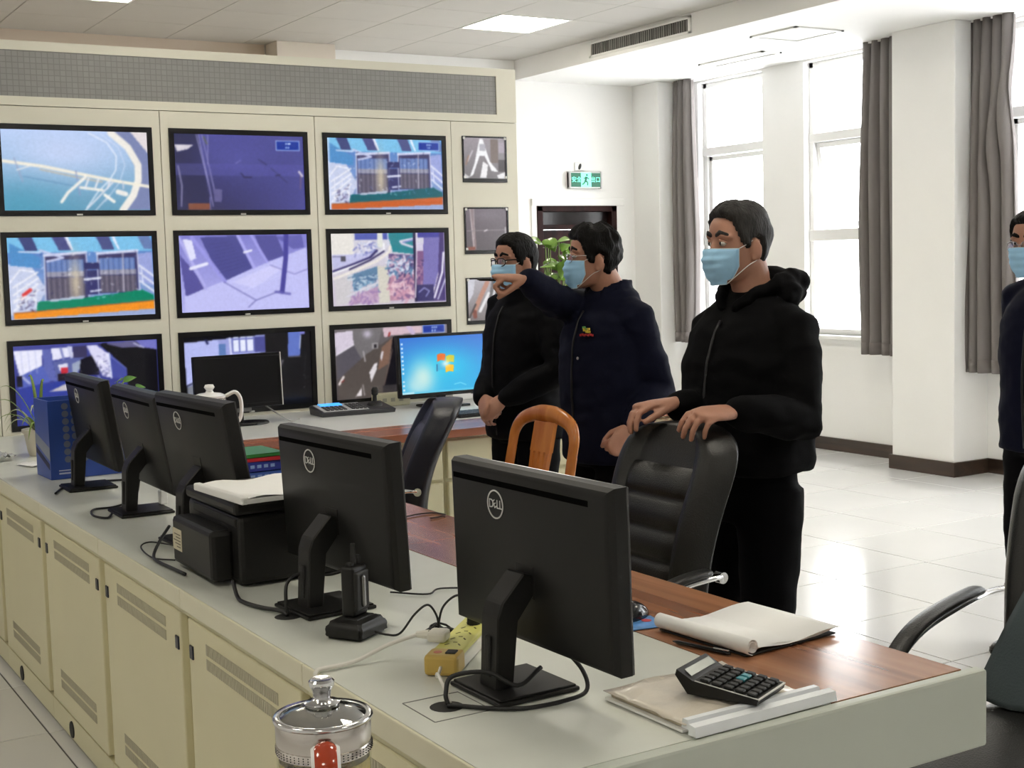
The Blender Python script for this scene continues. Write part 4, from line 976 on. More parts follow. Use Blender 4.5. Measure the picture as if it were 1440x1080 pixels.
m = MB(); [m.box((-.07+i*.05, -.0315, .025), (-.045+i*.05, -.0295, .045)) for i in range(3)]; m.build('socket', mat('socket_grey', (.35, .34, .28), .5), t)
t = thing('wall_trunking', 'white cable trunking box along the foot of the video wall at the right', 'trunking', (3.78, 6.70, T))
MB().box((-.12, .0, 0), (.36, .085, .06), .004).box((-.05, -.01, .06), (.3, .085, .085), .004).build('case', FRAMEW, t)
MB().box((.0, -.005, .03), (.03, .0, .045)).build('knockout', BLACKM, t)

# ------------------------------------------------------------------ books
t0 = [('blue and white book at the bottom of the small stack', (.62, .66, .75), (.05, .14, .55), .034, .235, 0), ('dark blue book second from the bottom of the stack', (.6, .62, .72), (.025, .05, .36), .036, .23, .05), ('thin red book under the green one', (.75, .7, .68), (.48, .02, .035), .014, .225, -.02), ('thin green book on top of the small stack', (.7, .72, .65), (.03, .22, .045), .013, .22, .03)]
z = T+.002
for lab, pg, cv, th, L, r in t0:
    n = 'book'; t = thing(n, lab, 'book', (1.69, 4.63, z), r, group='book stack behind the third monitor')
    cm = mat('cover_%d' % int(cv[0]*1e4+cv[2]*1e3), cv, .35)
    m = MB(); m.box((-.16, 0, 0), (.14, L, .002)).box((-.16, 0, th-.002), (.14, L, th)).box((-.16, 0, 0), (.14, .003, th)); m.build('cover', cm, t)
    MB().box((-.156, .003, .002), (.137, L-.004, th-.002)).build('pages', PAPER, t)
    if th > .02:
        m = MB(); m.box((-.15, -.0006, .004), (-.05, .0002, th-.004)); m.build('spine_label', mat('spine_white', (.70, .72, .78), .5), t)
        m = MB()
        for k in range(5): m.box((-.02+k*.026, -.0006, th*.35), (-.004+k*.026, .0002, th*.68))
        m.build('spine_print', mat('spine_pale_blue', (.25, .42, .75), .5), t)
    z += th+.0005

# ------------------------------------------------------------------ radio charger, sockets, leads
t = thing('radio_charger', 'black desktop charger cradle in front of the second nearest monitor', 'charger', (1.148, 2.548, T), math.radians(-58))
m = MB(); m.rings([[V((a*x, b*y, z)) for a, b in ((-1, -1), (1, -1), (1, 1), (-1, 1))] for x, y, z in ((.044, .052, 0), (.047, .055, .012), (.044, .050, .030), (.034, .040, .038))]); 
bmesh.ops.bevel(m.bm, geom=m.bm.edges[:], offset=.006, segments=2, affect='EDGES'); m.build('cradle', BLACKP, t, ang=50)
m = MB(); m.box((-.024, -.032, .034), (.024, .032, .040), .002); m.build('charging_well', BLACKM, t)
t = thing('handheld_radio', 'black handheld radio standing in the desktop charger', 'radio', (1.148, 2.552, T+.0405), math.radians(-58))
m = MB(); m.box((-.016, -.027, 0), (.016, .027, .105), .006); m.build('body', BLACKP, t, ang=50)
MB().box((.012, -.024, .012), (.022, .024, .095), .004).build('battery', BLACKM, t)
MB().box((.020, -.005, .02), (.027, .005, .085), .003).build('belt_clip', mat('clip_grey', (.25, .25, .25), .3, metal=.7), t)
m = MB(); m.lathe([(.008, .10), (.009, .118), (.007, .124)], (0, .012, 0), 12).lathe([(.008, .10), (.008, .112)], (0, -.012, 0), 12); m.build('knob', BLACKM, t)
m = MB(); m.lathe([(.007, .1), (.006, .118), (.005, .15), (0, .152)], (0, .0, 0), 10); m.build('antenna', BLACKM, t)

YEL = mat('yellow_plastic', (.62, .60, .16), .4, var=.08, vscale=14); YELO = mat('amber_yellow_plastic', (.58, .40, .10), .4)
WPL = mat('ivory_plastic', (.72, .70, .62), .4)
t = thing('power_strip', 'yellow topped multi socket power strip lying behind the nearest monitor', 'power strip', (1.153, 2.187, T), math.atan2(.218, .214))
L = .36
MB().box((0, -.031, 0), (L, .031, .026), .004).build('housing', WPL, t)
MB().box((.052, -.030, .026), (L, .030, .036), .003).build('socket_face', YEL, t)
MB().box((-.004, -.033, 0), (.052, .033, .039), .007).build('switch_end', YELO, t)
m = MB()
for k in range(7):
    x = .085+k*.04
    for y, a in ((-.012, .5), (.012, -.5)): m.box((x-.006, y-.0015, .0355), (x+.006, y+.0015, .0365), rot=Matrix.Rotation(a, 3, 'Z'))
    m.box((x+.014, -.004, .0355), (x+.017, .004, .0365))
m.build('socket_slot', mat('slot_dark', (.12, .11, .03), .7), t)
MB().lathe([(0, .0395), (.008, .0395), (.009, .038)], (.022, .012, 0), 14).build('indicator_lamp', mat('orange_red', (.55, .10, .03), .3), t)
m = MB(); m.box((.012, -.024, .038), (.036, -.004, .0415), .003); m.build('rocker_switch', BLACKM, t)
t = thing('white_plug', 'white angled plug with white lead pushed into the yellow power strip', 'plug', (1.213, 2.276, T+.0367), math.radians(135))
m = MB(); m.box((-.004, -.020, 0), (.034, .020, .021), .006); m.build('plug_body', WPL, t)
m = MB(); m.tube([(.034, 0, .011), (.06, 0, .010)], [.010, .006], 8); m.build('strain_relief', WPL, t)
pts = [V((1.17, 2.318, T+.046)), V((1.12, 2.34, T+.030)), V((1.05, 2.345, T+.008)), V((.985, 2.345, T+.0058)), V((.969, 2.338, T+.0050)), V((.9625, 2.330, T-.010)), V((.962, 2.31, T-.10)), V((.960, 2.30, .3)), V((.94, 2.29, .012))]
tag(MB().tube(smooth_path(pts, 7), .0042, 8).build('white_lead', CABLEW, smooth=True), 'white power lead running from the plug over the console edge', 'cable')
t = thing('black_plug', 'small black two-pin plug standing in the yellow power strip', 'plug', (1.318, 2.353, T+.0368))
m = MB(); m.lathe([(0, 0), (.014, 0), (.013, .014), (.009, .022), (.008, .032), (.004, .034)], n=12); m.build('plug_body', BLACKM, t)
pts = [V((1.318, 2.353, T+.070)), V((1.312, 2.36, T+.09)), V((1.29, 2.375, T+.094)), V((1.268, 2.39, T+.07)), V((1.262, 2.40, T+.03)), V((1.268, 2.41, T+.02)), V((1.262, 2.405, T+.05)), V((1.245, 2.41, T+.075)), V((1.225, 2.43, T+.055)), V((1.205, 2.46, T+.012)), V((1.19, 2.49, T+.005)), V((1.17, 2.515, T+.010))]
m = MB(); m.tube(smooth_path(pts, 7), .0024, 7)
cd = m.build('charger_lead', CABLEB, smooth=True); tag(cd, 'black lead with a tied coil from the radio charger to the plug', 'cable')
m = MB()
for k in range(7):
    a = k*.55; c = V((1.264, 2.402, T+.020)); u_ = V((math.cos(a), math.sin(a), .2)).normalized(); w_ = V((0, 0, 1)) if k % 2 else V((-u_.y, u_.x, .5)).normalized()
    m.tube([c+u_*.022*math.cos(q*PI/6)+w_*.013*math.sin(q*PI/6)+V((.004*k-.012, .003*(k % 3), 0)) for q in range(13)], .0024, 6)
m.build('tied_coil', CABLEB, cd, smooth=True)

def cable(label, pts, r=.003, m_=None, cat='cable', n=7):
    o = MB().tube(smooth_path(pts, n), r, 7).build('cable', m_ or CABLEB, smooth=True); return tag(o, label, cat)
Z = T+.004
cable('black cable looping from the nearest monitor stand into the desk grommet', [(1.245, 1.985, T+.05), (1.19, 1.975, T+.03), (1.15, 2.01, T+.052), (1.10, 2.045, T+.045), (1.083, 2.04, T+.02), (1.082, 2.032, T+.002)], .0042)
cable('white cable beside the black one dropping into the near desk grommet', [(1.150, 2.183, T+.018), (1.125, 2.15, T+.012), (1.10, 2.10, T+.035), (1.088, 2.05, T+.02), (1.088, 2.034, T+.002)], .0032, CABLEW)
cable('black cable hanging below the nearest monitor and curling round its base', [(1.285, 1.985, T+.085), (1.305, 1.945, T+.045), (1.302, 1.928, T+.012), (1.255, 1.925, Z), (1.18, 1.93, Z), (1.13, 1.965, Z), (1.09, 2.01, Z), (1.078, 2.024, T+.002)], .0040)
cable('black cable along the desk from the printer to the second grommet', [(1.062, 3.05, T+.03), (1.05, 2.99, Z+.002), (1.045, 2.93, Z+.002), (1.06, 2.86, Z+.002), (1.08, 2.80, Z+.004), (1.087, 2.775, T+.002)], .0048)
cable('black cable looping up from the second grommet to the monitor', [(1.09, 2.78, T+.002), (1.088, 2.785, T+.03), (1.10, 2.80, T+.07), (1.14, 2.80, T+.085), (1.19, 2.77, T+.08), (1.24, 2.74, T+.10)], .0040)
cable('thin black cable lying behind the second nearest monitor on the grey top', [(1.36, 2.82, Z), (1.42, 2.75, Z), (1.47, 2.78, Z), (1.55, 2.72, Z), (1.60, 2.64, Z), (1.66, 2.58, Z)], .0022)
cable('thin dark cable lying across the walnut desk edge', [(1.64, 3.50, T+.004), (1.74, 3.60, T+.004), (1.84, 3.66, T+.004), (1.915, 3.66, T+.004), (1.93, 3.60, T+.004), (1.87, 3.585, T+.004)], .0022)
cable('black cable loop on the desk beside the fourth monitor', [(1.110, 4.30, Z), (1.08, 4.24, Z), (1.055, 4.31, Z), (1.085, 4.42, Z), (1.16, 4.43, Z), (1.225, 4.44, Z+.02), (1.235, 4.41, T+.09)], .0035)
cable('black cable trailing left of the farthest monitor stand', [(1.06, 4.84, Z), (1.10, 4.93, Z), (1.16, 5.03, Z), (1.24, 5.02, Z), (1.36, 4.98, Z), (1.45, 4.94, Z)], .004)
cable('thin black wire loop on the desk left of the printer', [(1.06, 3.49, Z), (1.02, 3.56, Z), (1.03, 3.70, Z+.004), (1.07, 3.74, Z+.006), (1.12, 3.66, Z), (1.12, 3.55, Z)], .0022)
cable('thick black cable on the desk beside the printer rear', [(1.026, 3.30, Z+.002), (1.020, 3.40, Z+.002), (1.015, 3.50, Z+.002), (1.03, 3.58, Z+.002), (1.06, 3.62, Z+.03), (1.10, 3.66, Z+.06)], .0045)
cable('grey cable hanging from the switched-off rear monitor onto the worktop', [(2.44, 6.47, T+.10), (2.47, 6.44, T+.07), (2.52, 6.42, T+.03), (2.56, 6.40, Z), (2.62, 6.42, Z)], .004, mat('grey_cable', (.30, .30, .29), .5))
cable('white cable looping on the rear worktop near the keyboard', [(3.72, 6.5, T+.07), (3.69, 6.42, T+.02), (3.76, 6.34, Z), (3.90, 6.32, Z), (3.94, 6.42, Z), (3.85, 6.50, Z)], .003, CABLEW)
t = thing('cardboard_scrap', 'yellowish cardboard scrap standing between the printer and third monitor', 'cardboard', (1.115, 3.53, T), .25)
MB().box((0, 0, 0), (.06, .012, .085), .002).build('card', mat('kraft_card', (.50, .38, .18), .8), t)
t = thing('white_adapter', 'small white adapter standing by the fourth monitor base', 'adapter', (1.285, 4.33, T+.0125))
MB().box((-.012, -.016, 0), (.012, .016, .045), .004).build('case', WP, t)
MB().tube(smooth_path([(0, 0, .045), (.004, .004, .075), (.01, .008, .10)], 4), [.007]*9, 6).build('plug', BLACKM, t)

# ------------------------------------------------------------------ things on the near wooden top
t = thing('printed_card', 'small blue printed card under the black mouse', 'card', (1.655, 2.262, T+.001), math.radians(-12))
MB().box((-.055, -.045, 0), (.055, .045, .0012)).build('card_sheet', mat('card_blue', (.10, .28, .62), .3, var=.35, vscale=30), t)
m = MB(); m.lathe([(0, .0012), (.011, .0012), (.011, .0019), (0, .0019)], (.030, .012, 0), 14); m.build('card_red_mark', mat('card_red', (.55, .05, .06), .4), t)
t = thing('computer_mouse', 'black computer mouse on the blue card beside the nearest monitor', 'mouse', (1.668, 2.305, T+.0025), math.radians(200))
m = MB(); R_ = []
for k in range(9):
    u = k/8; x = -.052+.104*u; hh = .036*math.sin(PI*(.12+.80*u))**.7; ww = .031*(math.sin(PI*(.10+.84*u)))**.45
    R_.append([V((x, ww*math.cos(a), max(0, hh*math.sin(a)))) for a in [PI*i/10 for i in range(11)]])
m.rings(R_, closed=True); m.build('shell', BLACKG, t, smooth=True)
MB().lathe([(.011, -.004), (.011, .004)], (.030, 0, .026), 12, axis='y').build('scroll_wheel', mat('wheel_grey', (.2, .2, .2), .6), t)

t = thing('clipboard_notepad', 'open white notepad with a rolled page on a black clipboard, on the wooden top', 'notepad', (1.795, 2.075, T+.0015), math.radians(4))
MB().box((-.125, -.125, 0), (.125, .125, .004), .002).build('clipboard', BLACKM, t)
m = MB(); n = 14
def pg(k, z):
    return [[V((-.105+.235*i/n, -.120+.245*j, z+.0015*k+.010*max(0, (i/n-.72))*(1 if j else .5)+.004*math.sin(i*.5+k))) for i in range(n+1)] for j in (0, 1)]
for k in range(3):
    a, b = pg(k, .0075); va = [m.bm.verts.new(p+V((.004*k, -.003*k, 0))) for p in a]; vb = [m.bm.verts.new(p+V((.004*k, .004*k, 0))) for p in b]
    for i in range(n): m.bm.faces.new((va[i], va[i+1], vb[i+1], vb[i]))
o = m.build('page', PAPER, t, smooth=True); s_ = o.modifiers.new('s', 'SOLIDIFY'); s_.thickness = .0006
m = MB(); A = [[], []]
for j, y in ((0, -.135), (1, .13)):
    for i in range(40):
        a = -PI*.5-i*.30; r = .0165-.00022*i; A[j].append(m.bm.verts.new((-.118+r*math.cos(a), y, .021+r*math.sin(a))))
for i in range(39): m.bm.faces.new((A[0][i], A[0][i+1], A[1][i+1], A[1][i]))
o = m.build('rolled_page', PAPER, t, smooth=True); s_ = o.modifiers.new('s', 'SOLIDIFY'); s_.thickness = .0006
t = thing('ballpoint_pen', 'black ballpoint pen lying in front of the notepad roll', 'pen', (1.645, 2.035, T+.0052), math.radians(-76))
MB().tube([(-.07, 0, 0), (-.055, 0, 0), (.055, 0, 0), (.068, 0, 0)], [.0012, .0045, .0045, .003], 8).build('barrel', BLACKG, t, smooth=True)
MB().box((.03, -.0015, .004), (.066, .0015, .006)).build('clip', CHROME, t)

# stack of slide folders with calculator
FOLD = mat('crumpled_folder_film', (.72, .66, .56), .22, bump=.25, bscale=25, var=.10, vscale=10)
WPB = mat('pale_blue_white_bar', (.80, .83, .86), .35)
t = thing('report_folders', 'worn report folders with white slide spines lying on the near grey top', 'folders', (1.455, 1.793, T+.0012), math.radians(1))
MB().box((-.135, -.105, 0), (.125, .105, .004)).build('lower_folder', PAPER, t)
MB().box((-.125, -.110, .004), (.125, .10, .010), .001).build('sheets', mat('old_paper', (.52, .45, .34), .8), t)
m, _ = crumple('x', '', '', 0, 0, .27, .22, .012, .010, FOLD, 9, parent=t); m.build('cover_film', FOLD, t, smooth=True)
m = MB(); X_ = (0, 1, 0)
m.prism([(-.118, .006), (-.096, .006), (-.100, .022), (-.112, .022)], .29, ((-.13, 0, 0), (0, 1, 0), (0, 0, 1), (1, 0, 0))); m.build('slide_spine', WPB, t)
m = MB(); m.prism([(-.140, .001), (-.119, .001), (-.121, .019), (-.136, .017)], .31, ((-.135, 0, 0), (0, 1, 0), (0, 0, 1), (1, 0, 0))); m.build('slide_spine', WPB, t)
t = thing('calculator', 'black desk calculator with raised top lying on the report folders', 'calculator', (1.480, 1.752, T+.0245), math.radians(-66))
m = MB(); m.rings([[V((-.075, y, .040)), V((-.078, y, .030)), V((-.055, y, 0)), V((.072, y, .0)), V((.075, y, .010)), V((-.045, y, .024))] for y in (-.055, .055)]); m.build('case', BLACKP, t)
CF = Matrix.Translation((0, 0, 0)) @ Matrix.Rotation(.117, 4, 'Y')
m = MB()
for r in range(5):
    for c in range(6): m.box((-.037+r*.0215, -.050+c*.0172, .0195), (-.021+r*.0215, -.037+c*.0172, .0245), .0015, seg=1)
m.bm.transform(CF); m.build('keys', BLACKM, t)['kind'] = 'stuff'
m = MB(); m.box((.0060, .018, .0190), (.022, .032, .0250), .0015, seg=1); m.box((.0060, -.0005, .0190), (.022, .014, .0250), .0015, seg=1); m.bm.transform(CF); m.build('teal_key', mat('teal_key', (.04, .25, .30), .4), t)
m = MB(); m.box((-.044, -.0545, .0172), (.074, -.052, .0195)).box((-.044, .052, .0172), (.074, .0545, .0195)).box((.0715, -.0545, .0172), (.074, .0545, .0195)); m.bm.transform(CF); m.build('silver_rim', SILVER, t)
m = MB(); m.prism([(-.045, 0), (.045, 0), (.045, .016), (-.045, .016)], .0008, ((-.052, 0, .0285), (0, 1, 0), (-.80, 0, .60), (.6, 0, .8))); m.build('display', mat('lcd_grey', (.14, .17, .14), .2), t)

# ------------------------------------------------------------------ tea kettle in the foreground on its stool
KX, KY, KZ = .722, 1.727, .713
t = thing('side_stool', 'small wooden stool below the picture carrying the glass tea kettle', 'stool', (KX, KY, 0))
MB().lathe([(0, KZ-.032), (.15, KZ-.032), (.155, KZ-.016), (.15, KZ-.001), (0, KZ-.001)], n=28).build('seat', wood_mat('stool_wood', (.20, .10, .04), (.34, .19, .09), 0, .4), t, ang=40)
for a in range(4):
    c, s_ = math.cos(a*PI/2+.78), math.sin(a*PI/2+.78)
    MB().tube([(.10*c, .10*s_, KZ-.033), (.145*c, .145*s_, 0)], [.018, .014], 8).build('leg', _M['stool_wood'], t, smooth=True)
t = thing('tea_kettle', 'glass tea kettle with steel lid and red handle at the bottom of the photo', 'kettle', (KX, KY, KZ))
TG = glass_mat('kettle_glass', (.97, .97, .93), .10)
MB().lathe([(0, .004), (.060, .004), (.066, .02), (.066, .150), (.0635, .160), (.0635, .18), (.0625, .18), (.0625, .160), (.064, .150), (.064, .022), (.058, .008), (0, .008)], n=40).build('glass_body', TG, t, ang=50)
MB().lathe([(0, .009), (.0575, .009), (.0632, .024), (.0632, .128), (0, .128)], n=36).build('tea', mat('yellow_tea', (.80, .66, .20), .05, trans=.85, ior=1.33), t, ang=50)
BL = mat('chrysanthemum', (.62, .48, .06), .6, var=.4, vscale=40)
rk = random.Random(9)
for k in range(16):
    m = MB(); a = rk.uniform(0, 2*PI); q = rk.uniform(.02, .048); z = rk.uniform(.09, .122) if k < 12 else rk.uniform(.03, .09)
    for j in range(7):
        b = j*.9; m.ell((q*math.cos(a)+.008*math.cos(b), q*math.sin(a)+.008*math.sin(b), z+.002*math.sin(b*2)), (.007, .0035, .0022), 6, 4, Matrix.Rotation(b, 3, 'Z'))
    m.build('petals', BL, t, smooth=True)
MB().lathe([(.0645, .138), (.0665, .138), (.0668, .149), (.0655, .151), (.0665, .156), (.0668, .181), (.0655, .184), (.0640, .182)], n=48).build('steel_band', STEEL, t, ang=40)
m = MB()
for k in range(60):
    a = 2*PI*k/60
    for z in (.140, .1435, .147): m.box((.0660*math.cos(a)-.001, .0660*math.sin(a)-.001, z), (.0672*math.cos(a)+.001, .0672*math.sin(a)+.001, z+.0015))
m.build('strainer_holes', BLACKM, t)['kind'] = 'stuff'
MB().lathe([(.0600, .184), (.0690, .183), (.0700, .187), (.0675, .190), (.0600, .189)], n=48, cap=False).build('lid_rim', CHROME, t, smooth=True)
MB().lathe([(.0610, .187), (.045, .196), (.022, .201), (.0, .202), (.0, .200), (.022, .199), (.045, .194), (.0600, .185)], n=40, cap=False).build('lid_glass', glass_mat('lid_glass', (.86, .87, .85), .42), t, smooth=True)
MB().lathe([(.0, .2025), (.024, .2025), (.025, .206), (.016, .208), (.012, .212), (.013, .222), (.0175, .230), (.018, .236), (.015, .239), (.011, .2385), (.0, .2375)], n=32).build('lid_knob', CHROME, t, ang=35)
hd = Vector((-.37, -.93, 0)).normalized(); sd = V((-hd.y, hd.x, 0))
m = MB(); pth = smooth_path([hd*.067+V((0, 0, .162)), hd*.085+V((0, 0, .168)), hd*.108+V((0, 0, .145)), hd*.112+V((0, 0, .08)), hd*.10+V((0, 0, .035)), hd*.066+V((0, 0, .03))], 6)
m.tube(pth, [(.0195, .005)]*len(pth), 10, up=V((0, 0, 1))); m.build('handle', WP, t, ang=60)
m = MB(); pth2 = [p+hd*.0032+V((0, 0, .0022)) for p in pth[5:-3]]; m.tube(pth2, [(.0150, .0042)]*len(pth2), 10, up=V((0, 0, 1)), rnd=True); m.build('handle_grip', mat('red_gloss', (.42, .055, .02), .12, coat=.6), t, ang=60)
# ------------------------------------------------------------------ chairs
def office_chair(name, label, loc, rz, leather, ribs=True, W=.25, top=1.10, lean=.10, short=True):
    """local +X is where the sitter faces"""
    t = thing(name, label, 'chair', loc, rz, group='black executive chairs')
    z0 = .50
    def wid(v): return W*(.76+.26*min(1, v/.75)**.8)*(1 if v < .77 else max(0, 1-((v-.77)/.2325)**3.0)**(1/3.0))
    def cx(v): return -.20-lean*v**1.15+.035*math.sin(PI*v*1.1)
    n, nv = 28, 30
    def front(s_, v, pad):
        b = .052 if abs(s_) > .66 else .030
        edge = max(0, (abs(s_)-.80)/.20); x = .045+(.022 if abs(s_) > .64 else 0)*(1-edge)-.050*edge**2
        return x
    m = MB(); F_, B_ = [], []
    vv = [1-(1-k/nv)**1.35 for k in range(nv+1)]
    for iv in range(nv+1):
        v = vv[iv]; z = z0+(top-z0)*v; w = max(.06, wid(v)); rf, rb = [], []
        for i in range(n+1):
            s_ = -1+2*i/n; y = s_*w
            hb = 0
            rf.append(m.bm.verts.new((cx(v)+front(s_, v, 0)+hb, y, z)))
            rb.append(m.bm.verts.new((cx(v)-.045*math.sqrt(max(0, 1-s_**2))-.008, y, z)))
        F_.append(rf); B_.append(rb)
    for a, b in zip(F_, F_[1:]):
        for i in range(n): m.bm.faces.new((a[i], a[i+1], b[i+1], b[i]))
    for a, b in zip(B_, B_[1:]):
        for i in range(n): m.bm.faces.new((b[i], b[i+1], a[i+1], a[i]))
    for F2, B2 in (([r[0] for r in F_], [r[0] for r in B_]), ([r[-1] for r in F_], [r[-1] for r in B_]), (F_[0], B_[0]), (F_[-1], B_[-1])):
        for i in range(len(F2)-1): m.bm.faces.new((F2[i], F2[i+1], B2[i+1], B2[i]))
    m.build('backrest', leather, t, smooth=True)
    m = MB(); G = []; np_ = 40
    for iv in range(np_+1):
        v = .10+.72*iv/np_; z = z0+(top-z0)*v; w = max(.05, wid(v))*.66; r = []
        for i in range(n+1):
            s_ = -1+2*i/n; y = s_*w
            e = 1-abs(s_)**8; ev = 1-abs(iv/np_*2-1)**10
            k = (iv/np_*5.0) % 1.0
            bulge = (.018*math.sqrt(max(0, 1-(2*k-1)**2)) if ribs else .016)
            r.append(V((cx(v)+.044+(.004+bulge)*e*ev, y, z)))
        G.append(r)
    vs = [[m.bm.verts.new(p) for p in r] for r in G]; vb = [[m.bm.verts.new((p.x-.03, p.y, p.z)) for p in r] for r in G]
    for a, b in zip(vs, vs[1:]):
        for i in range(n): m.bm.faces.new((a[i], a[i+1], b[i+1], b[i]))
    for F2, B2 in (([r[0] for r in vs], [r[0] for r in vb]), ([r[-1] for r in vs], [r[-1] for r in vb]), (vs[0], vb[0]), (vs[-1], vb[-1])):
        for i in range(len(F2)-1): m.bm.faces.new((F2[i], F2[i+1], B2[i+1], B2[i]))
    m.build('back_cushion', leather, t, smooth=True)
    m = MB(); R_ = []
    for k in range(13):
        u = k/12; x = -.25+.50*u; w = .245*(1-.12*abs(u-.5)); zt = .475+.03*math.sin(PI*min(1, u*1.25))-.05*max(0, u-.8)*3
        R_.append([V((x, w*math.copysign(abs(math.cos(a))**.5, math.cos(a)), .425+(zt-.425)*math.copysign(abs(math.sin(a))**.5, math.sin(a)))) for a in [2*PI*i/28 for i in range(28)]])
    m.rings(R_); m.build('seat', leather, t, ang=50)
    for sg in (1, -1):
        y = sg*.285
        p = smooth_path([(-.34, y*.93, .705), (-.25, y, .705), (-.08, y, .700), (.08, y, .68), (.18, y, .635), (.22, y, .58), (.19, y*.96, .50), (.10, y*.88, .43)], 6)
        rx = -.345
        if short: p = smooth_path([(-.195, y*.90, .708), (-.16, y*.95, .712), (-.06, y, .708), (.02, y, .685), (.085, y, .635), (.115, y, .57), (.105, y*.96, .50), (.05, y*.88, .43)], 6); rx = -.20
        m = MB(); m.tube(p, [(.009, .014)]*len(p), 10, up=V((0, 1, 0)), rnd=True); m.lathe([(.0, -.014), (.015, -.014), (.015, .012), (0, .012)], (rx, y*(.90 if short else .93), .706), 14, axis='y')
        a = m.build('armrest', CHROME, t, ang=50)
        q = [v+V((0, 0, .018)) for v in p[8:27]]; m = MB(); m.tube(q, [(.024, .011)]*len(q), 10, up=V((0, 0, 1)), rnd=True); m.build('arm_pad', leather, a, smooth=True)
    MB().lathe([(.05, .40), (.05, .36), (.028, .35), (.028, .20), (.04, .19), (.045, .09), (0, .09)], n=18).box((-.12, -.10, .395), (.12, .10, .43), .01).build('gas_column', BLACKP, t, ang=40)
    for k in range(5):
        a = 2*PI*k/5+.3; c, s_ = math.cos(a), math.sin(a)
        MB().tube([(.03*c, .03*s_, .12), (.18*c, .18*s_, .105), (.30*c, .30*s_, .075)], [(.026, .022), (.022, .018), (.016, .012)], 8).build('leg', CHROME, t, ang=50)
        m = MB(); m.lathe([(0, -.022), (.028, -.022), (.030, -.006), (.030, .006), (.028, .022), (0, .022)], (.31*c, .31*s_, .0305), 14, axis='y' if abs(c) > .7 else 'x'); m.tube([(.31*c, .31*s_, .03), (.31*c, .31*s_, .075)], .009, 6); m.build('caster', BLACKM, t, ang=40)
    return t
CH1 = office_chair('office_chair', 'black ribbed leather office chair held by the man in the black hooded coat', (2.018, 2.918, 0), math.radians(180), LEATHER, True, .226, 1.072)
CH2 = office_chair('office_chair', 'navy black office chair with smooth back in front of the rear worktop', (2.135, 4.665, 0), math.radians(157), LEATHERB, False, .245, 1.015, .14)
CH4 = office_chair('office_chair', 'black office chair at the right edge with a grey garment over its back', (2.435, 1.815, 0), math.radians(194), LEATHER, False, .265, 1.08, .25, False)
t = thing('grey_garment', 'grey garment draped over the chair back at the right frame edge', 'garment', (2.435, 1.815, 0), math.radians(194))
m = MB(); n = 24; A = []
for i in range(n+1):
    v = i/n; z = .50+.31*v
    r = []
    for j in range(19):
        s_ = -1+2*j/18; w = .11+.125*(1-v)
        x = -.205-.12*v+.02*math.sin(PI*v*.6)+.102+.03*(1-v)+.012*math.sin(9*s_+4*v)+.010*mnoise.noise(V((s_*3, v*4, 2)))-.05*max(0, abs(s_)-.8)*4*.2
        r.append(m.bm.verts.new((x, s_*w, z)))
    A.append(r)
for a, b in zip(A, A[1:]):
    for j in range(18): m.bm.faces.new((a[j], a[j+1], b[j+1], b[j]))
o = m.build('cloth', mat('slate_cloth', (.055, .075, .085), .85, bump=.2, bscale=200), t, smooth=True); s_ = o.modifiers.new('s', 'SOLIDIFY'); s_.thickness = .022

# wooden chair
t = thing('wooden_chair', 'glossy orange wooden chair with arched back and slotted splat', 'chair', (2.265, 3.985, 0), PI)
OW = wood_mat('orange_lacquer_wood', (.42, .13, .025), (.58, .22, .05), 2, .2)
def bx(v): return -.19-.10*v**1.3
BZ = lambda v: .46+.545*v
for sg in (1, -1):
    p = [(bx(v), sg*(.185+.012*math.sin(PI*v)), BZ(v)) for v in (0, .15, .3, .45, .6, .74)]
    m = MB(); m.tube([(-.175, sg*.18, 0), (-.185, sg*.185, .25)]+p, [(.016, .016)]*2+[(.020, .017)]*6, 10, up=V((1, 0, 0))); m.build('back_post', OW, t, ang=60)
pts = [(bx(.72), -.194, BZ(.72)), (bx(.84), -.190, BZ(.845)), (bx(.93), -.155, BZ(.925)), (bx(.975), -.075, BZ(.972)), (bx(.98), 0, BZ(.982)), (bx(.975), .075, BZ(.972)), (bx(.93), .155, BZ(.925)), (bx(.84), .190, BZ(.845)), (bx(.72), .194, BZ(.72))]
pth = smooth_path(pts, 6); k = len(pth)
m = MB(); m.tube(pth, [(.019+.010*math.sin(PI*i/(k-1)), .016) for i in range(k)], 10, up=V((1, 0, 0))); m.build('top_rail', OW, t, ang=60)
sp = MB()
for y0, y1, v0, v1 in ((-.062, .062, .74, .93), (-.056, .056, .02, .12)): sp.rings([[V((bx(v)+.008, y0, BZ(v))), V((bx(v)+.008, y1, BZ(v))), V((bx(v)-.008, y1, BZ(v))), V((bx(v)-.008, y0, BZ(v)))] for v in (v0, v1)])
for c in (-1.5, -.5, .5, 1.5):
    R_ = []
    for i in range(9):
        v = .10+.65*i/8; tp = .033-.006*math.sin(PI*i/8); y = c*tp
        R_.append([V((bx(v)+.008, y-.0092, BZ(v))), V((bx(v)+.008, y+.0092, BZ(v))), V((bx(v)-.008, y+.0092, BZ(v))), V((bx(v)-.008, y-.0092, BZ(v)))])
    sp.rings(R_)
sp.build('splat', OW, t)
MB().box((-.20, -.20, .43), (.22, .20, .46), .012).build('seat', OW, t, ang=50)
for sg in (1, -1): MB().tube([(.19, sg*.175, .43), (.20, sg*.18, 0)], [.020, .015], 10).build('front_leg', OW, t, ang=50)
m = MB(); m.box((-.17, -.16, .20), (.19, -.14, .235), .004).box((-.17, .14, .20), (.19, .16, .235), .004).box((.17, -.16, .37), (.19, .16, .43), .004); m.build('stretcher', OW, t)
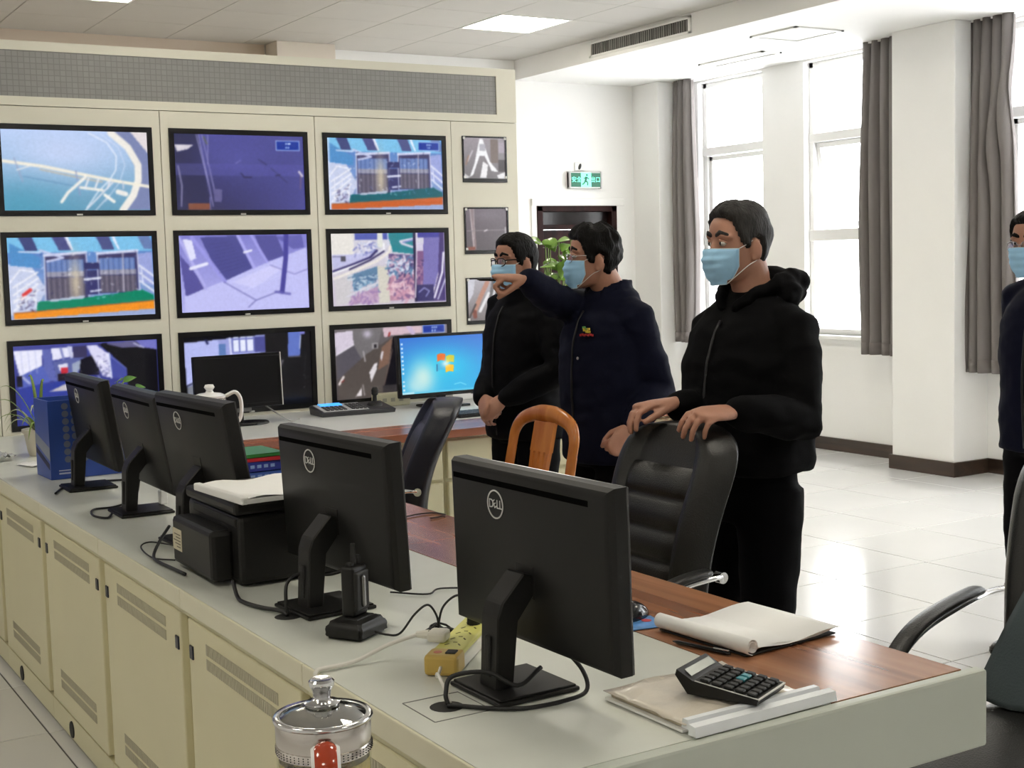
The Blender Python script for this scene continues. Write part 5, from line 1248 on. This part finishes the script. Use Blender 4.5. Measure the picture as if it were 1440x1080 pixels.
# ------------------------------------------------------------------ people
SKIN = mat('skin', (.40, .20, .135), .5, var=.06, vscale=25, sss=.08, bump=.05, bscale=300)
NAVY = mat('navy_work_cloth', (.0045, .0055, .0165), .8, spec=.12, bump=.12, bscale=350)
BLKC = mat('black_coat_cloth', (.0024, .0024, .003), .8, spec=.08, bump=.12, bscale=350)
TROU = mat('black_trouser_cloth', (.0025, .0025, .0035), .85, spec=.1, bump=.1, bscale=400)
SHOE = mat('black_shoe_leather', (.012, .011, .011), .3)
HAIRB = mat('black_hair', (.004, .0035, .0035), .6, bump=.7, bscale=140, stretch=(1, 1, .25), spec=.15)
HAIRG = mat('greying_hair', (.030, .028, .027), .6, spec=.2, bump=.6, bscale=160, stretch=(1, 1, .3), var=.4, vscale=60)
MASK = mat('blue_surgical_mask', (.34, .60, .84), .75, bump=.1, bscale=500, var=.05, vscale=30)
EARLOOP = mat('white_ear_loop', (.75, .72, .70), .6)
EYEW = mat('eye_white', (.55, .52, .48), .25); IRIS = mat('dark_iris', (.015, .009, .007), .15)
LENS = glass_mat('spectacle_lens', (.96, .96, .98), .12)

TAB = [(-.117, .020, .070, -.035), (-.112, .034, .080, -.015), (-.098, .050, .089, .012), (-.08, .060, .0905, .036), (-.06, .067, .0905, .058), (-.03, .072, .0915, .083), (0, .0755, .0905, .096), (.03, .0770, .0925, .1005), (.05, .0765, .0935, .099), (.075, .071, .088, .091), (.095, .060, .073, .077), (.110, .044, .054, .058), (.120, .024, .031, .033), (.1245, .006, .008, .010)]
TU = [r[0] for r in TAB]
def head_w(u): return (float(np.interp(u, TU, [r[1] for r in TAB])), float(np.interp(u, TU, [r[2] for r in TAB])), float(np.interp(u, TU, [r[3] for r in TAB])))
def head_pt(u, az, off=0.0):
    w, ff, fb = head_w(u); e = 2/2.25; c, s_ = math.cos(az), math.sin(az)
    mid = 0.0 if fb > 0 else -fb
    A = (ff+off) if c >= 0 else max(.002, fb+off)
    f = A*math.copysign(abs(c)**e, c) if fb > 0 else ((ff+(-fb))/2*0 + (ff-(-fb))/2*math.copysign(abs(c)**e, c)+(ff+(-fb))/2 + off*c)
    return f, (w+off)*math.copysign(abs(s_)**e, s_), u

class Frame:
    def __init__(s, o, yaw, pitch=0, roll=0, k=1.0):
        s.o = V(o); R = Matrix.Rotation(yaw, 3, 'Z') @ Matrix.Rotation(-pitch, 3, 'Y') @ Matrix.Rotation(roll, 3, 'X')
        s.F, s.L, s.U = R.col[0].copy()*k, R.col[1].copy()*k, R.col[2].copy()*k; s.R = R; s.k = k
    def __call__(s, f, l, u): return s.o+s.F*f+s.L*l+s.U*u
    def d(s, f, l, u): return s.F*f+s.L*l+s.U*u

def ik(a, b, l1, l2, pole):
    a, b = V(a), V(b); d = b-a; L = min(d.length, (l1+l2)*.995); d.normalize()
    x = (l1*l1-l2*l2+L*L)/(2*L); h = math.sqrt(max(0, l1*l1-x*x))
    p = V(pole); p = (p-d*p.dot(d)).normalized(); return a+d*x+p*h

def hand(m, wrist, d, n, side, curls, thumb, k=1.0, spread=.10, start=0.0):
    """side: +1 when the thumb lies along d x n ... ; curls: four (knuckle, middle, tip) bends in radians"""
    W_ = V(wrist); d = V(d).normalized(); n = V(n); n = (n-d*n.dot(d)).normalized(); s_ = d.cross(n).normalized()*side
    pal = .092*k
    m.tube([W_-d*.008*k, W_, W_+d*pal*.35, W_+d*pal*.75, W_+d*pal*1.0], [(.023*k, .019*k), (.025*k, .018*k), (.036*k, .017*k), (.040*k, .015*k), (.037*k, .012*k)], 14, up=n, rnd=True)
    LEN = [(.042, .026, .021), (.046, .029, .022), (.043, .027, .022), (.033, .021, .019)]; RAD = [.0088, .0090, .0086, .0077]
    for i in range(4):
        off = (.0285-.0192*i)*k; a = spread*(1.4-i)
        p = W_+d*(pal*(.96 if i in (1, 2) else .92 if i == 0 else .86))+s_*off
        dd = (d*math.cos(a)+s_*math.sin(a)).normalized(); pts = [p-dd*.02*k, p]; q = p; ang = 0
        for j in range(3):
            ang += curls[i][j]; v = dd*math.cos(ang)-n*math.sin(ang); q = q+v*LEN[i][j]*k; pts.append(q)
        r = RAD[i]*k; m.tube(pts, [r*1.08, r*1.1, r*1.0, r*.95, r*.82], 10, up=n, rnd=True)
    ta, tb, tc = thumb        # swing out, fold toward palm, bend
    p = W_+d*.022*k+s_*.022*k-n*.004*k
    v = (d*math.cos(ta)+s_*math.sin(ta)); v = (v*math.cos(tb)-n*math.sin(tb)).normalized()
    p1 = p+v*.042*k; v2 = (v*math.cos(tc)+(d*.6-s_*.6-n*.3).normalized()*math.sin(tc)).normalized(); p2 = p1+v2*.032*k; v3 = (v2*math.cos(tc*.8)+(d*.3-s_*.8-n*.3).normalized()*math.sin(tc*.8)).normalized(); p3 = p2+v3*.026*k
    m.tube([p-v*.01, p, p1, p2, p3], [.014*k, .0145*k, .0115*k, .0102*k, .0085*k], 10, rnd=True)

def wrinkle(me, amp, fr, seed, stretch=(1, 1, 1.6)):
    n = len(me.vertices); co = np.empty(n*3); me.vertices.foreach_get('co', co); no = np.empty(n*3); me.vertices.foreach_get('normal', no)
    co = co.reshape(-1, 3); no = no.reshape(-1, 3); o = np.zeros(n); sd = V((seed*3.1, seed*1.7, seed))
    for i in range(n):
        p = V((co[i, 0]*stretch[0]*fr, co[i, 1]*stretch[1]*fr, co[i, 2]*stretch[2]*fr))+sd
        a = mnoise.noise(p); o[i] = (1-abs(a)*2.2)*.6+.5*mnoise.noise(p*2.3)
    co += no*(o*amp)[:, None]; me.vertices.foreach_set('co', co.ravel()); me.update()

def person(label, group_label, base, yaw, head, arms, coat, coat_mat, hair, scale=1.0, lean=.0, glasses=None, hood=False, collar='stand', feet=((.0, .12), (.03, -.12)), belly=0.0, trouser_mat=None):
    B = V((*base, 0)); FR = Frame(B, yaw); S = scale
    P = lambda f, l, z: FR(f+lean*z/1.4, l, z)*1.0 if S == 1 else FR((f+lean*z/1.4)*S, l*S, z*S)
    HF = Frame(*head)
    # --- body: one continuous surface
    m = MB()
    R_ = []
    us = list(np.linspace(-.1165, .124, 34))
    for u in us: R_.append([HF(*head_pt(u, 2*PI*i/36)) for i in range(36)])
    m.rings(R_)
    m.tube([HF(.080, 0, .022), HF(.092, 0, .005), HF(.104, 0, -.018), HF(.108, 0, -.028), HF(.090, 0, -.040)], [(.008, .007), (.0085, .009), (.012, .010), (.0155, .010), (.012, .006)], 10, up=HF.F, rnd=True)     # nose
    for sg in (1, -1):
        m.ell(HF(-.010, sg*.082, -.012), (.021*HF.k, .008*HF.k, .035*HF.k), 14, 10, HF.R @ Matrix.Rotation(.18, 3, 'Y') @ Matrix.Rotation(-sg*.45, 3, 'Z'))
        m.ell(HF(-.006, sg*.079, -.038), (.010, .006, .011), 10, 8, HF.R)
        m.tube([HF(.083, sg*.014, .034), HF(.085, sg*.036, .038), HF(.070, sg*.058, .030)], [.008, .009, .007], 8, rnd=True)          # brow ridge
        m.ell(HF(.062, sg*.045, -.030), (.022, .020, .018), 12, 8, HF.R)                                                                # cheek
    m.tube([HF(.086, .022, -.068), HF(.0925, 0, -.067), HF(.086, -.022, -.068)], [.006, .008, .006], 8, rnd=True)                      # lips
    m.ell(HF(.074, 0, -.104), (.020, .022, .014), 12, 8, HF.R)
    neck0 = HF(-.028, 0, -.055); neck1 = P(-.035, 0, 1.385)
    m.tube([HF(-.022, 0, -.02), neck0, neck0.lerp(neck1, .5), neck1, P(-.03, 0, 1.30)], [.058, .058, .059, .066, .075], 20, up=FR.F, rnd=True)
    m.rings([[P(c+d_*math.cos(2*PI*i/20), w*math.sin(2*PI*i/20), z) for i in range(20)] for z, w, d_, c in ((.80, .14, .09, 0), (.95, .145, .09, 0), (1.10, .135, .088, 0), (1.25, .15, .095, 0), (1.36, .14, .07, -.02), (1.40, .07, .05, -.03))])
    AR = {}
    for sg, key in ((1, 'L'), (-1, 'R')):
        a = arms[key]; sh = P(-.02, sg*a.get('sw', .175), a.get('sz', 1.352)); w = V(a['wrist']); el = ik(sh, w, a.get('l1', .285)*S, a.get('l2', .255)*S, a['pole']); AR[key] = (sh, el, w)
        m.tube([sh, sh.lerp(el, .5), el, el.lerp(w, .5), w], [.036, .034, .030, .028, (.026, .022)], 12, rnd=True)
        hand(m, w, a['d'], a['n'], a['side'], a['curls'], a['thumb'], a.get('k', 1.0), a.get('spread', .08))
    LG = {}
    for sg, (ff, ll) in zip((1, -1), feet):
        hp = P(0, sg*.09, .84); an = P(ff-.03, ll, .085); kn = hp.lerp(an, .5)+FR.F*.035; LG[sg] = (hp, kn, an)
        m.tube([hp, kn, an, P(ff-.03, ll, .05)], [.07, .045, .035, .035], 12, rnd=True)
    me = remesh(m.bm, .0046, 2, .5)
    body = bpy.data.objects.new('person', me); COL.objects.link(body)
    me.transform(Matrix.Translation(-B)); body.location = B; me.materials.append(SKIN); me.polygons.foreach_set('use_smooth', [True]*len(me.polygons))
    tag(body, label, 'person')
    def add(m_, name, mtl, smooth=True, ang=None): return m_.build(name, mtl, body, off=B, smooth=smooth, ang=ang)
    def addm(mesh_, name, mtl):
        mesh_.transform(Matrix.Translation(-B)); return link(name, mesh_, mtl, body, True)
    # --- eyes and brows
    for sg in (1, -1):
        e = MB(); e.ell(HF(.0765, sg*.031, .012), (.0125, .0145, .0105), 14, 10, HF.R); e = add(e, 'eye', EYEW)
        i_ = MB(); i_.ell(HF(.0862, sg*.031, .012), (.0042, .0062, .0062), 12, 8, HF.R); i_.build('iris', IRIS, e, off=B, smooth=True)
        l_ = MB(); l_.tube([HF(.080, sg*.0165, .016), HF(.0895, sg*.030, .0215), HF(.077, sg*.0470, .014)], [.0028, .0042, .0028], 8, rnd=True); add(l_, 'eyelid', SKIN)
        b = MB(); b.tube([HF(.090, sg*.013, .038), HF(.0925, sg*.032, .045), HF(.078, sg*.056, .038)], [(.0034, .0070), (.0040, .0078), (.0024, .0045)], 8, up=HF.U, rnd=True); add(b, 'eyebrow', hair['mat'])
    # --- hair as a shell grown over the skull
    hm = MB(); nz_, na = 30, 72; R_ = []
    HA = hair['line']; az_ = [math.radians(x) for x, _ in HA]; hu = [h for _, h in HA]
    for iu in range(nz_+1):
        u = -.088+(.2125)*(iu/nz_)**.85; ring = []
        for ia in range(na):
            az = 2*PI*ia/na; aa = abs((az+PI) % (2*PI)-PI); line = float(np.interp(aa, az_, hu))
            g = min(1, max(0, (u-line)/hair.get('soft', .016))); g = g*g*(3-2*g)
            dirv = V((math.cos(az), math.sin(az), u*9)); nn_ = mnoise.noise(dirv*hair.get('nf', 2.2)+V((hair['seed'], 0, 0)))
            th = hair['t']*(1+hair.get('na', .5)*nn_)*(1+hair.get('top', .3)*max(0, u/.12))
            part = hair.get('part', 0)*math.exp(-((az-hair.get('paz', 1))/.5)**2)
            off = -.006+g*(th+.006+part)
            f, l, uu = head_pt(min(u, .1244), az, off); ring.append(HF(f, l, uu+max(0, off)*max(0, u/.12)**2*1.0))
        R_.append(ring)
    hm.rings(R_); add(hm, 'hair', hair['mat'])
    # --- mask
    mm = MB(); G = []; nu, nv = 26, 18
    for iv in range(nv+1):
        v = iv/nv; u = -.004-.116*v; row = []
        fr = float(np.interp(v, [0, .12, .3, .55, .8, 1], [.108, .118, .124, .119, .112, .098])); azm = math.radians(float(np.interp(v, [0, .5, 1], [66, 68, 60])))
        for iu in range(nu+1):
            s_ = -1+2*iu/nu; az = azm*s_
            f0, l0, _ = head_pt(max(u, -.108), az, .0045+.0022*math.sin(v*30)*(1-abs(s_))+.0020*math.sin(7*s_+9*v))
            c = max(0, math.cos(az*1.25)); f = max(f0, f0+(fr-f0)*c**1.2) + .0022*math.sin(v*26)*(1-s_*s_); row.append(HF(f, l0, u-.006*abs(s_)*(v-.5)*-1))
        G.append([mm.bm.verts.new(p) for p in row])
    for a, b in zip(G, G[1:]):
        for i in range(nu): mm.bm.faces.new((a[i], a[i+1], b[i+1], b[i]))
    edge = {k: [v.co.copy() for v in r] for k, r in (('t', G[0]), ('b', G[-1]), ('l', [r[-1] for r in G]), ('r', [r[0] for r in G]))}
    mk = add(mm, 'face_mask', MASK); s_ = mk.modifiers.new('s', 'SOLIDIFY'); s_.thickness = .0016
    em = MB(); [em.tube(edge[k], .0013, 5) for k in 'tblr']; em.build('mask_edge', EARLOOP if False else mat('mask_edge_white', (.55, .68, .76), .7), mk, off=B, smooth=True)
    lp = MB()
    for sg, e in ((1, edge['l']), (-1, edge['r'])):
        lp.tube(smooth_path([e[0], HF(.020, sg*.0800, .006), HF(-.010, sg*.0815, .018), HF(-.026, sg*.0800, -.012), HF(-.014, sg*.0800, -.044), HF(.018, sg*.0765, -.062), e[-1]], 5), .0013, 6)
    lp.build('ear_loop', EARLOOP, mk, off=B, smooth=True)
    # --- glasses
    if glasses:
        rr, col, drop = glasses['r'], glasses['mat'], glasses.get('drop', 0); gm = MB()
        for sg in (1, -1):
            c = HF(.1055, sg*.034, .006-drop); L_ = HF.d(-.12*sg*0, 1, 0)
            ring = [c+HF.d(-.010*(math.cos(a)*sg > 0)*abs(math.cos(a))**2, .0265*math.copysign(abs(math.cos(a))**.65, math.cos(a)), .0185*math.copysign(abs(math.sin(a))**.65, math.sin(a))) for a in [2*PI*i/28 for i in range(28)]]
            gm.tube(ring+[ring[0]], rr, 6)
            gm.tube([HF(.097, sg*.061, .014-drop), HF(.06, sg*.079, .016-drop*.6), HF(-.010, sg*.0835, .014), HF(-.03, sg*.083, .0)], [(rr, rr*1.4)]*4, 6, rnd=True)
        gm.tube([HF(.108, .009, .010-drop), HF(.111, 0, .013-drop), HF(.108, -.009, .010-drop)], rr, 6)
        gl = add(gm, 'glasses', col)
        for sg in (1, -1):
            lm = MB(); c = HF(.1055, sg*.034, .006-drop)
            ring = [c+HF.d(-.010*(math.cos(a)*sg > 0)*abs(math.cos(a))**2, .0265*math.copysign(abs(math.cos(a))**.65, math.cos(a)), .0185*math.copysign(abs(math.sin(a))**.65, math.sin(a))) for a in [2*PI*i/28 for i in range(28)]]
            lm.rings([[p+HF.F*.0008 for p in ring], [p-HF.F*.0008 for p in ring]]); lm.build('lens', LENS, gl, off=B)
    # --- coat
    m = MB()
    prof = coat['prof']; n = 30; R_ = []
    for z, w, d_, c in prof:
        R_.append([P(c+d_*math.copysign(abs(math.cos(2*PI*i/n))**.85, math.cos(2*PI*i/n))+(belly*math.exp(-((z-1.0)/.16)**2) if math.cos(2*PI*i/n) > 0 else 0)*max(0, math.cos(2*PI*i/n)), w*math.copysign(abs(math.sin(2*PI*i/n))**.85, math.sin(2*PI*i/n)), z) for i in range(n)])
    m.rings(R_)
    ks = coat.get('sleeve', 1.0)
    for key in 'LR':
        sh, el, w = AR[key]; sgn = 1 if key == 'L' else -1
        inn = sh+FR.L*(-sgn*.05)+V((0, 0, .012)); dw = (w-el).normalized()
        m.tube([inn, sh+V((0, 0, .0)), sh.lerp(el, .35), sh.lerp(el, .75), el, el.lerp(w, .35), el.lerp(w, .75), w-dw*.018], [x*ks for x in (.066, .072, .068, .063, .061, .058, .050, .043)], 16, up=FR.F, rnd=True)
    nb = P(-.035, 0, 1.40)
    if collar == 'stand':
        R_ = []
        for z, w, d_ in ((1.345, .105, .085), (1.385, .088, .075), (1.42, .080, .070), (1.445, .079, .070), (1.447, .068, .060), (1.40, .066, .058), (1.36, .07, .06)):
            R_.append([P(-.030+d_*math.cos(2*PI*i/28)+.010*(1.40-z), w*math.sin(2*PI*i/28), z-.030*max(0, math.cos(2*PI*i/28))**2*(1 if z > 1.40 else .4)) for i in range(28)])
        m.rings(R_)
    cm_ = remesh(m.bm, .0095, 3, .5); wrinkle(cm_, coat.get('amp', .007), coat.get('fr', 9), coat['seed'])
    cf = addm(cm_, 'jacket', coat_mat)
    if hood:
        m = MB()
        for (f0, l0, z0, rf, rl, rz_) in ((-.105, 0, 1.415, .07, .115, .05), (-.13, .035, 1.445, .055, .07, .038), (-.12, -.05, 1.435, .06, .07, .04), (-.06, .095, 1.41, .05, .04, .045), (-.06, -.095, 1.41, .05, .04, .045), (-.085, 0, 1.46, .045, .085, .03)):
            m.ell(P(f0, l0, z0), (rf, rl, rz_), 16, 10, FR.R)
        for sg in (1, -1): m.tube([P(-.10, sg*.075, 1.455), P(-.02, sg*.092, 1.44), P(.045, sg*.062, 1.405), P(.075, sg*.025, 1.375)], [.030, .025, .020, .014], 10, rnd=True)
        hm_ = remesh(m.bm, .008, 3, .5); wrinkle(hm_, .008, 14, 5); addm(hm_, 'hood', coat_mat)
    # front closure and hem
    def front(z):
        zs = [p[0] for p in prof]; d_ = float(np.interp(z, zs, [p[2] for p in prof])); c = float(np.interp(z, zs, [p[3] for p in prof])); return c+d_+belly*math.exp(-((z-1.0)/.16)**2)+.0035
    zb, zt = prof[0][0]+.02, 1.34
    m = MB(); m.tube([P(front(z), coat.get('zl', .0), z) for z in np.linspace(zb, zt, 16)], [(.0055, .0045)]*16, 6, up=FR.L); m.build('front_zip', coat.get('zmat', mat('zip_dark', (.010, .010, .012), .4)), cf, off=B, smooth=True)
    # --- trousers
    tr = trouser_mat or TROU
    m = MB(); m.rings([[P(c+d_*math.cos(2*PI*i/24), w*math.sin(2*PI*i/24), z) for i in range(24)] for z, w, d_, c in ((.76, .165, .115, 0), (.85, .17, .118, 0), (.95, .162, .112, 0), (1.02, .155, .105, 0))])
    for sg in (1, -1):
        hp, kn, an = LG[sg]; lo = an-V((0, 0, .055))
        m.tube([hp+V((0, 0, .02)), hp.lerp(kn, .35), kn, kn.lerp(an, .5), an, lo], [.098, .092, .074, .068, .064, .066], 18, up=FR.F)
    tm_ = remesh(m.bm, .011, 2, .5); wrinkle(tm_, .006, 8, coat['seed']+3, (1, 1, 1.2)); addm(tm_, 'trousers', tr)
    for sg, (ff, ll) in zip((1, -1), feet):
        m = MB(); R_ = []
        for x, w, h in ((-.085, .028, .055), (-.075, .034, .075), (-.03, .037, .085), (.03, .040, .070), (.09, .046, .052), (.14, .043, .042), (.165, .030, .034), (.175, .014, .022)):
            R_.append([P(ff+x, ll+w*math.copysign(abs(math.cos(a))**.7, math.cos(a)), max(.004, h*math.sin(a) if math.sin(a) > 0 else .0)) if True else None for a in [2*PI*i/20 for i in range(20)]])
        m.rings(R_); sh_ = add(m, 'shoe', SHOE, True)
        so = MB(); so.prism([(-.09, -.032), (-.05, -.036), (.05, -.042), (.10, -.048), (.15, -.040), (.178, -.012), (.178, .012), (.15, .040), (.10, .048), (.05, .042), (-.05, .036), (-.09, .032)], .016, (P(ff, ll, .0005), FR.F, FR.L, (0, 0, 1))); so.build('sole', BLACKM, sh_, off=B)
    return body, FR, P, HF, AR, front, cf

COATN = [(.78, .190, .146, .0), (.86, .190, .146, .0), (.98, .185, .144, .0), (1.10, .187, .146, .005), (1.22, .192, .146, .005), (1.305, .176, .130, -.005), (1.365, .134, .104, -.02), (1.405, .105, .078, -.03), (1.42, .075, .06, -.03)]
COATL = [(.905, .196, .156, .0), (.94, .202, .160, .0), (1.02, .200, .158, .0), (1.10, .198, .156, .005), (1.22, .198, .152, .005), (1.305, .180, .134, -.005), (1.365, .138, .108, -.02), (1.405, .110, .082, -.03), (1.42, .078, .062, -.03)]
def rel_(x): return [(x, x*1.1, x*.6)]*4
LINE1 = [(0, .080), (35, .078), (52, .066), (62, .030), (72, -.012), (86, -.022), (92, .020), (106, .012), (116, -.045), (140, -.068), (180, -.074)]
LINE2 = [(0, .072), (35, .070), (52, .058), (62, .022), (72, -.015), (86, -.024), (92, .018), (106, .008), (114, -.055), (140, -.080), (180, -.084)]
LINE3 = [(0, .088), (30, .084), (50, .072), (60, .042), (70, .006), (84, -.020), (91, .022), (106, .012), (116, -.045), (140, -.072), (180, -.078)]
YW = PI
# man by the chair, black hooded coat
h3 = (V((2.622, 3.048, 1.552)), math.atan2(.10, -.98), -.02, 0, .91)
drape_L = [(.30, .75, .35), (.35, .8, .4), (.38, .85, .4), (.35, .9, .45)]
drape_R = [(.40, .70, .35), (.42, .75, .35), (.45, .75, .4), (.50, .75, .4)]
p3 = person('man in black hooded coat and blue mask resting both hands on the ribbed chair back', '', (2.622, 3.03), math.radians(184), h3,
  {'L': dict(wrist=(2.375, 2.785, 1.110), pole=(.5, -.22, -.8), l1=.265, sw=.155, d=(-.93, -.02, .02), n=(-.05, -.30, .95), side=1, curls=drape_L, thumb=(.5, .5, .3), k=1.04, sz=1.312),
   'R': dict(wrist=(2.370, 3.025, 1.116), pole=(.5, .2, -.8), sw=.155, d=(-.90, .22, -.02), n=(-.1, .10, .98), side=-1, curls=drape_R, thumb=(.35, .35, .2), k=1.04, sz=1.312)},
  dict(prof=COATL, seed=2, amp=.008, fr=8, sleeve=1.02), BLKC,
  dict(mat=HAIRG, line=LINE3, t=.012, na=.35, nf=2.5, seed=4, top=.55, part=.006, paz=.4), hood=True, lean=-.02, belly=.02, feet=((.02, .13), (-.03, -.12)))
m = MB(); b3 = p3[0]; m.tube([p3[2](.035, .048, 1.385), p3[2](.058, .0, 1.365), p3[2](.035, -.048, 1.385)], [(.004, .012)]*3, 6, up=(0, 0, 1)); m.build('shirt_collar', mat('pale_shirt', (.55, .52, .50), .8), b3, off=b3.location, smooth=True)

# man pointing with a pen
fist = [(1.25, 1.55, .9)]*4
pinch = [(.75, 1.45, .9), (1.0, 1.5, .9), (1.2, 1.55, .9), (1.25, 1.55, .9)]
h2 = (V((2.885, 4.165, 1.528)), math.atan2(.42, -.90), .02, 0, .91)
p2 = person('man in navy work jacket and blue mask pointing a pen with his raised arm', '', (2.925, 4.15), math.radians(178), h2,
  {'R': dict(wrist=(2.545, 4.085, 1.462), pole=(.1, .2, -1), sw=.16, d=(-.78, .40, .10), n=(-.15, -.05, .99), side=-1, curls=pinch, thumb=(.25, .75, .35), sz=1.335, l1=.25, l2=.232),
   'L': dict(wrist=(2.835, 3.885, .925), sw=.16, pole=(.8, .25, -.3), d=(-.70, -.12, -.55), n=(-.25, -.93, .10), side=1, curls=fist, thumb=(.5, .6, .7), sz=1.312)},
  dict(prof=COATN, seed=7, amp=.008, fr=8, sleeve=1.0, zl=.015), NAVY,
  dict(mat=HAIRB, line=LINE2, t=.016, na=.8, nf=3.5, seed=9, top=.2), glasses=dict(r=.0011, mat=mat('thin_silver_frame', (.5, .5, .55), .25, metal=.8), drop=.004), belly=.015, feet=((.04, .13), (-.02, -.13)))
b2 = p2[0]; jk = p2[6]; P2 = p2[2]
def badge():
    c = P2(p2[5](1.255)-.004, .095, 1.265); F_ = p2[1].F; R3 = Matrix.Rotation(0, 3, 'Z')
    X_ = (p2[1].L*.92-F_*.38).normalized(); N_ = X_.cross(V((0, 0, 1))).normalized(); N_ = N_ if N_.dot(F_) > 0 else -N_
    c = c+N_*.012
    for nm, cells, col in (('emblem_yellow', [(-.010, .012, .004, .004), (.006, .010, .006, .006), (-.002, .004, .004, .005), (-.012, .002, .004, .004)], (.55, .42, .04)), ('emblem_green', [(.010, .016, .005, .005), (.0, .012, .004, .004)], (.10, .32, .08)), ('emblem_red', [(-.026+.0085*i, -.010+.002*(i % 2), .0024, .0040) for i in range(7)], (.45, .03, .03))):
        m = MB()
        for x, y, a, b in cells:
            o = c-X_*x+V((0, 0, y)); m.rings([[o+X_*a+V((0, 0, b))+N_*k, o-X_*a+V((0, 0, b))+N_*k, o-X_*a-V((0, 0, b))+N_*k, o+X_*a-V((0, 0, b))+N_*k] for k in (-.008, .0)])
        m.build(nm, mat(nm, col, .7), jk, off=b2.location)
badge()
m = MB(); m.ell(P2(p2[5](1.16)+.001, .055, 1.17), (.004, .006, .006), 10, 6); m.build('button', mat('button_silver', (.6, .6, .6), .3, metal=.8), jk, off=b2.location)
m = MB()
for sg in (1, -1): m.rings([[P2(f+.004*k, sg*l, z) for f, l, z in ((.052, .008, 1.365), (.040, .062, 1.425), (-.005, .085, 1.428), (.02, .095, 1.36), (.085, .060, 1.315))] for k in (0, 1.2)])
m.build('collar_flap', NAVY, jk, off=b2.location)
pen0 = V((2.435, 4.135, 1.462))
pn = thing('marker_pen', 'dark pen held in the raised hand of the pointing man', 'pen', tuple(pen0))
MB().tube([V((.03, -.02, .0)), V((-.038, .026, .004)), V((-.046, .0315, .005))], [.0045, .0045, .002], 8, rnd=True).build('barrel', BLACKG, pn, smooth=True)

# man with clasped hands
h1 = (V((3.010, 4.920, 1.522)), math.atan2(-.02, -.99), -.02, 0, .90)
cl = [(.9, 1.2, .7)]*4
p1 = person('man in dark zipped jacket with black glasses and clasped hands by the lit desktop monitor', '', (3.05, 4.93), math.radians(184), h1,
  {'L': dict(wrist=(2.865, 4.80, .965), pole=(.6, -.7, -.1), d=(-.55, .42, -.55), n=(-.75, -.42, .35), side=1, curls=[(.6, .8, .5)]*4, thumb=(.4, .3, .2), k=1.0, sz=1.34),
   'R': dict(wrist=(2.835, 4.93, .955), pole=(.6, .7, -.1), d=(-.35, -.80, -.35), n=(-.85, .30, .40), side=-1, curls=cl, thumb=(.4, .4, .3), k=1.0, sz=1.34)},
  dict(prof=COATN, seed=12, amp=.006, fr=9, sleeve=1.02), mat('charcoal_cloth', (.0026, .0026, .0038), .7, spec=.1, bump=.12, bscale=350),
  dict(mat=HAIRB, line=LINE1, t=.011, na=.3, nf=2, seed=2, top=.5), glasses=dict(r=.0022, mat=BLACKG, drop=.0), belly=.02, feet=((.02, .12), (.0, -.12)))

# man cut by the right frame edge
h4 = (V((4.175, 3.230, 1.535)), math.atan2(-.05, -.99), -.03, 0, .93)
p4 = person('man in navy jacket with blue mask and glasses cut off by the right frame edge', '', (4.285, 3.24), math.radians(180), h4,
  {'L': dict(wrist=(4.30, 3.02, .80), sw=.155, pole=(1, -.2, 0), d=(-.15, .05, -.98), n=(.0, -1, .0), side=1, curls=[(.3, .5, .3)]*4, thumb=(.3, .3, .2), sz=1.345),
   'R': dict(wrist=(4.33, 3.42, .80), sw=.155, pole=(1, .2, 0), d=(-.15, -.05, -.98), n=(.0, 1, .0), side=-1, curls=[(.3, .5, .3)]*4, thumb=(.3, .3, .2), sz=1.345)},
  dict(prof=COATN, seed=21, amp=.007, fr=8, sleeve=1.05), NAVY,
  dict(mat=HAIRB, line=LINE1, t=.012, na=.3, nf=3, seed=6, top=.5), glasses=dict(r=.0012, mat=_M['thin_silver_frame'], drop=.006), belly=.02, feet=((.06, .14), (-.03, -.14)))
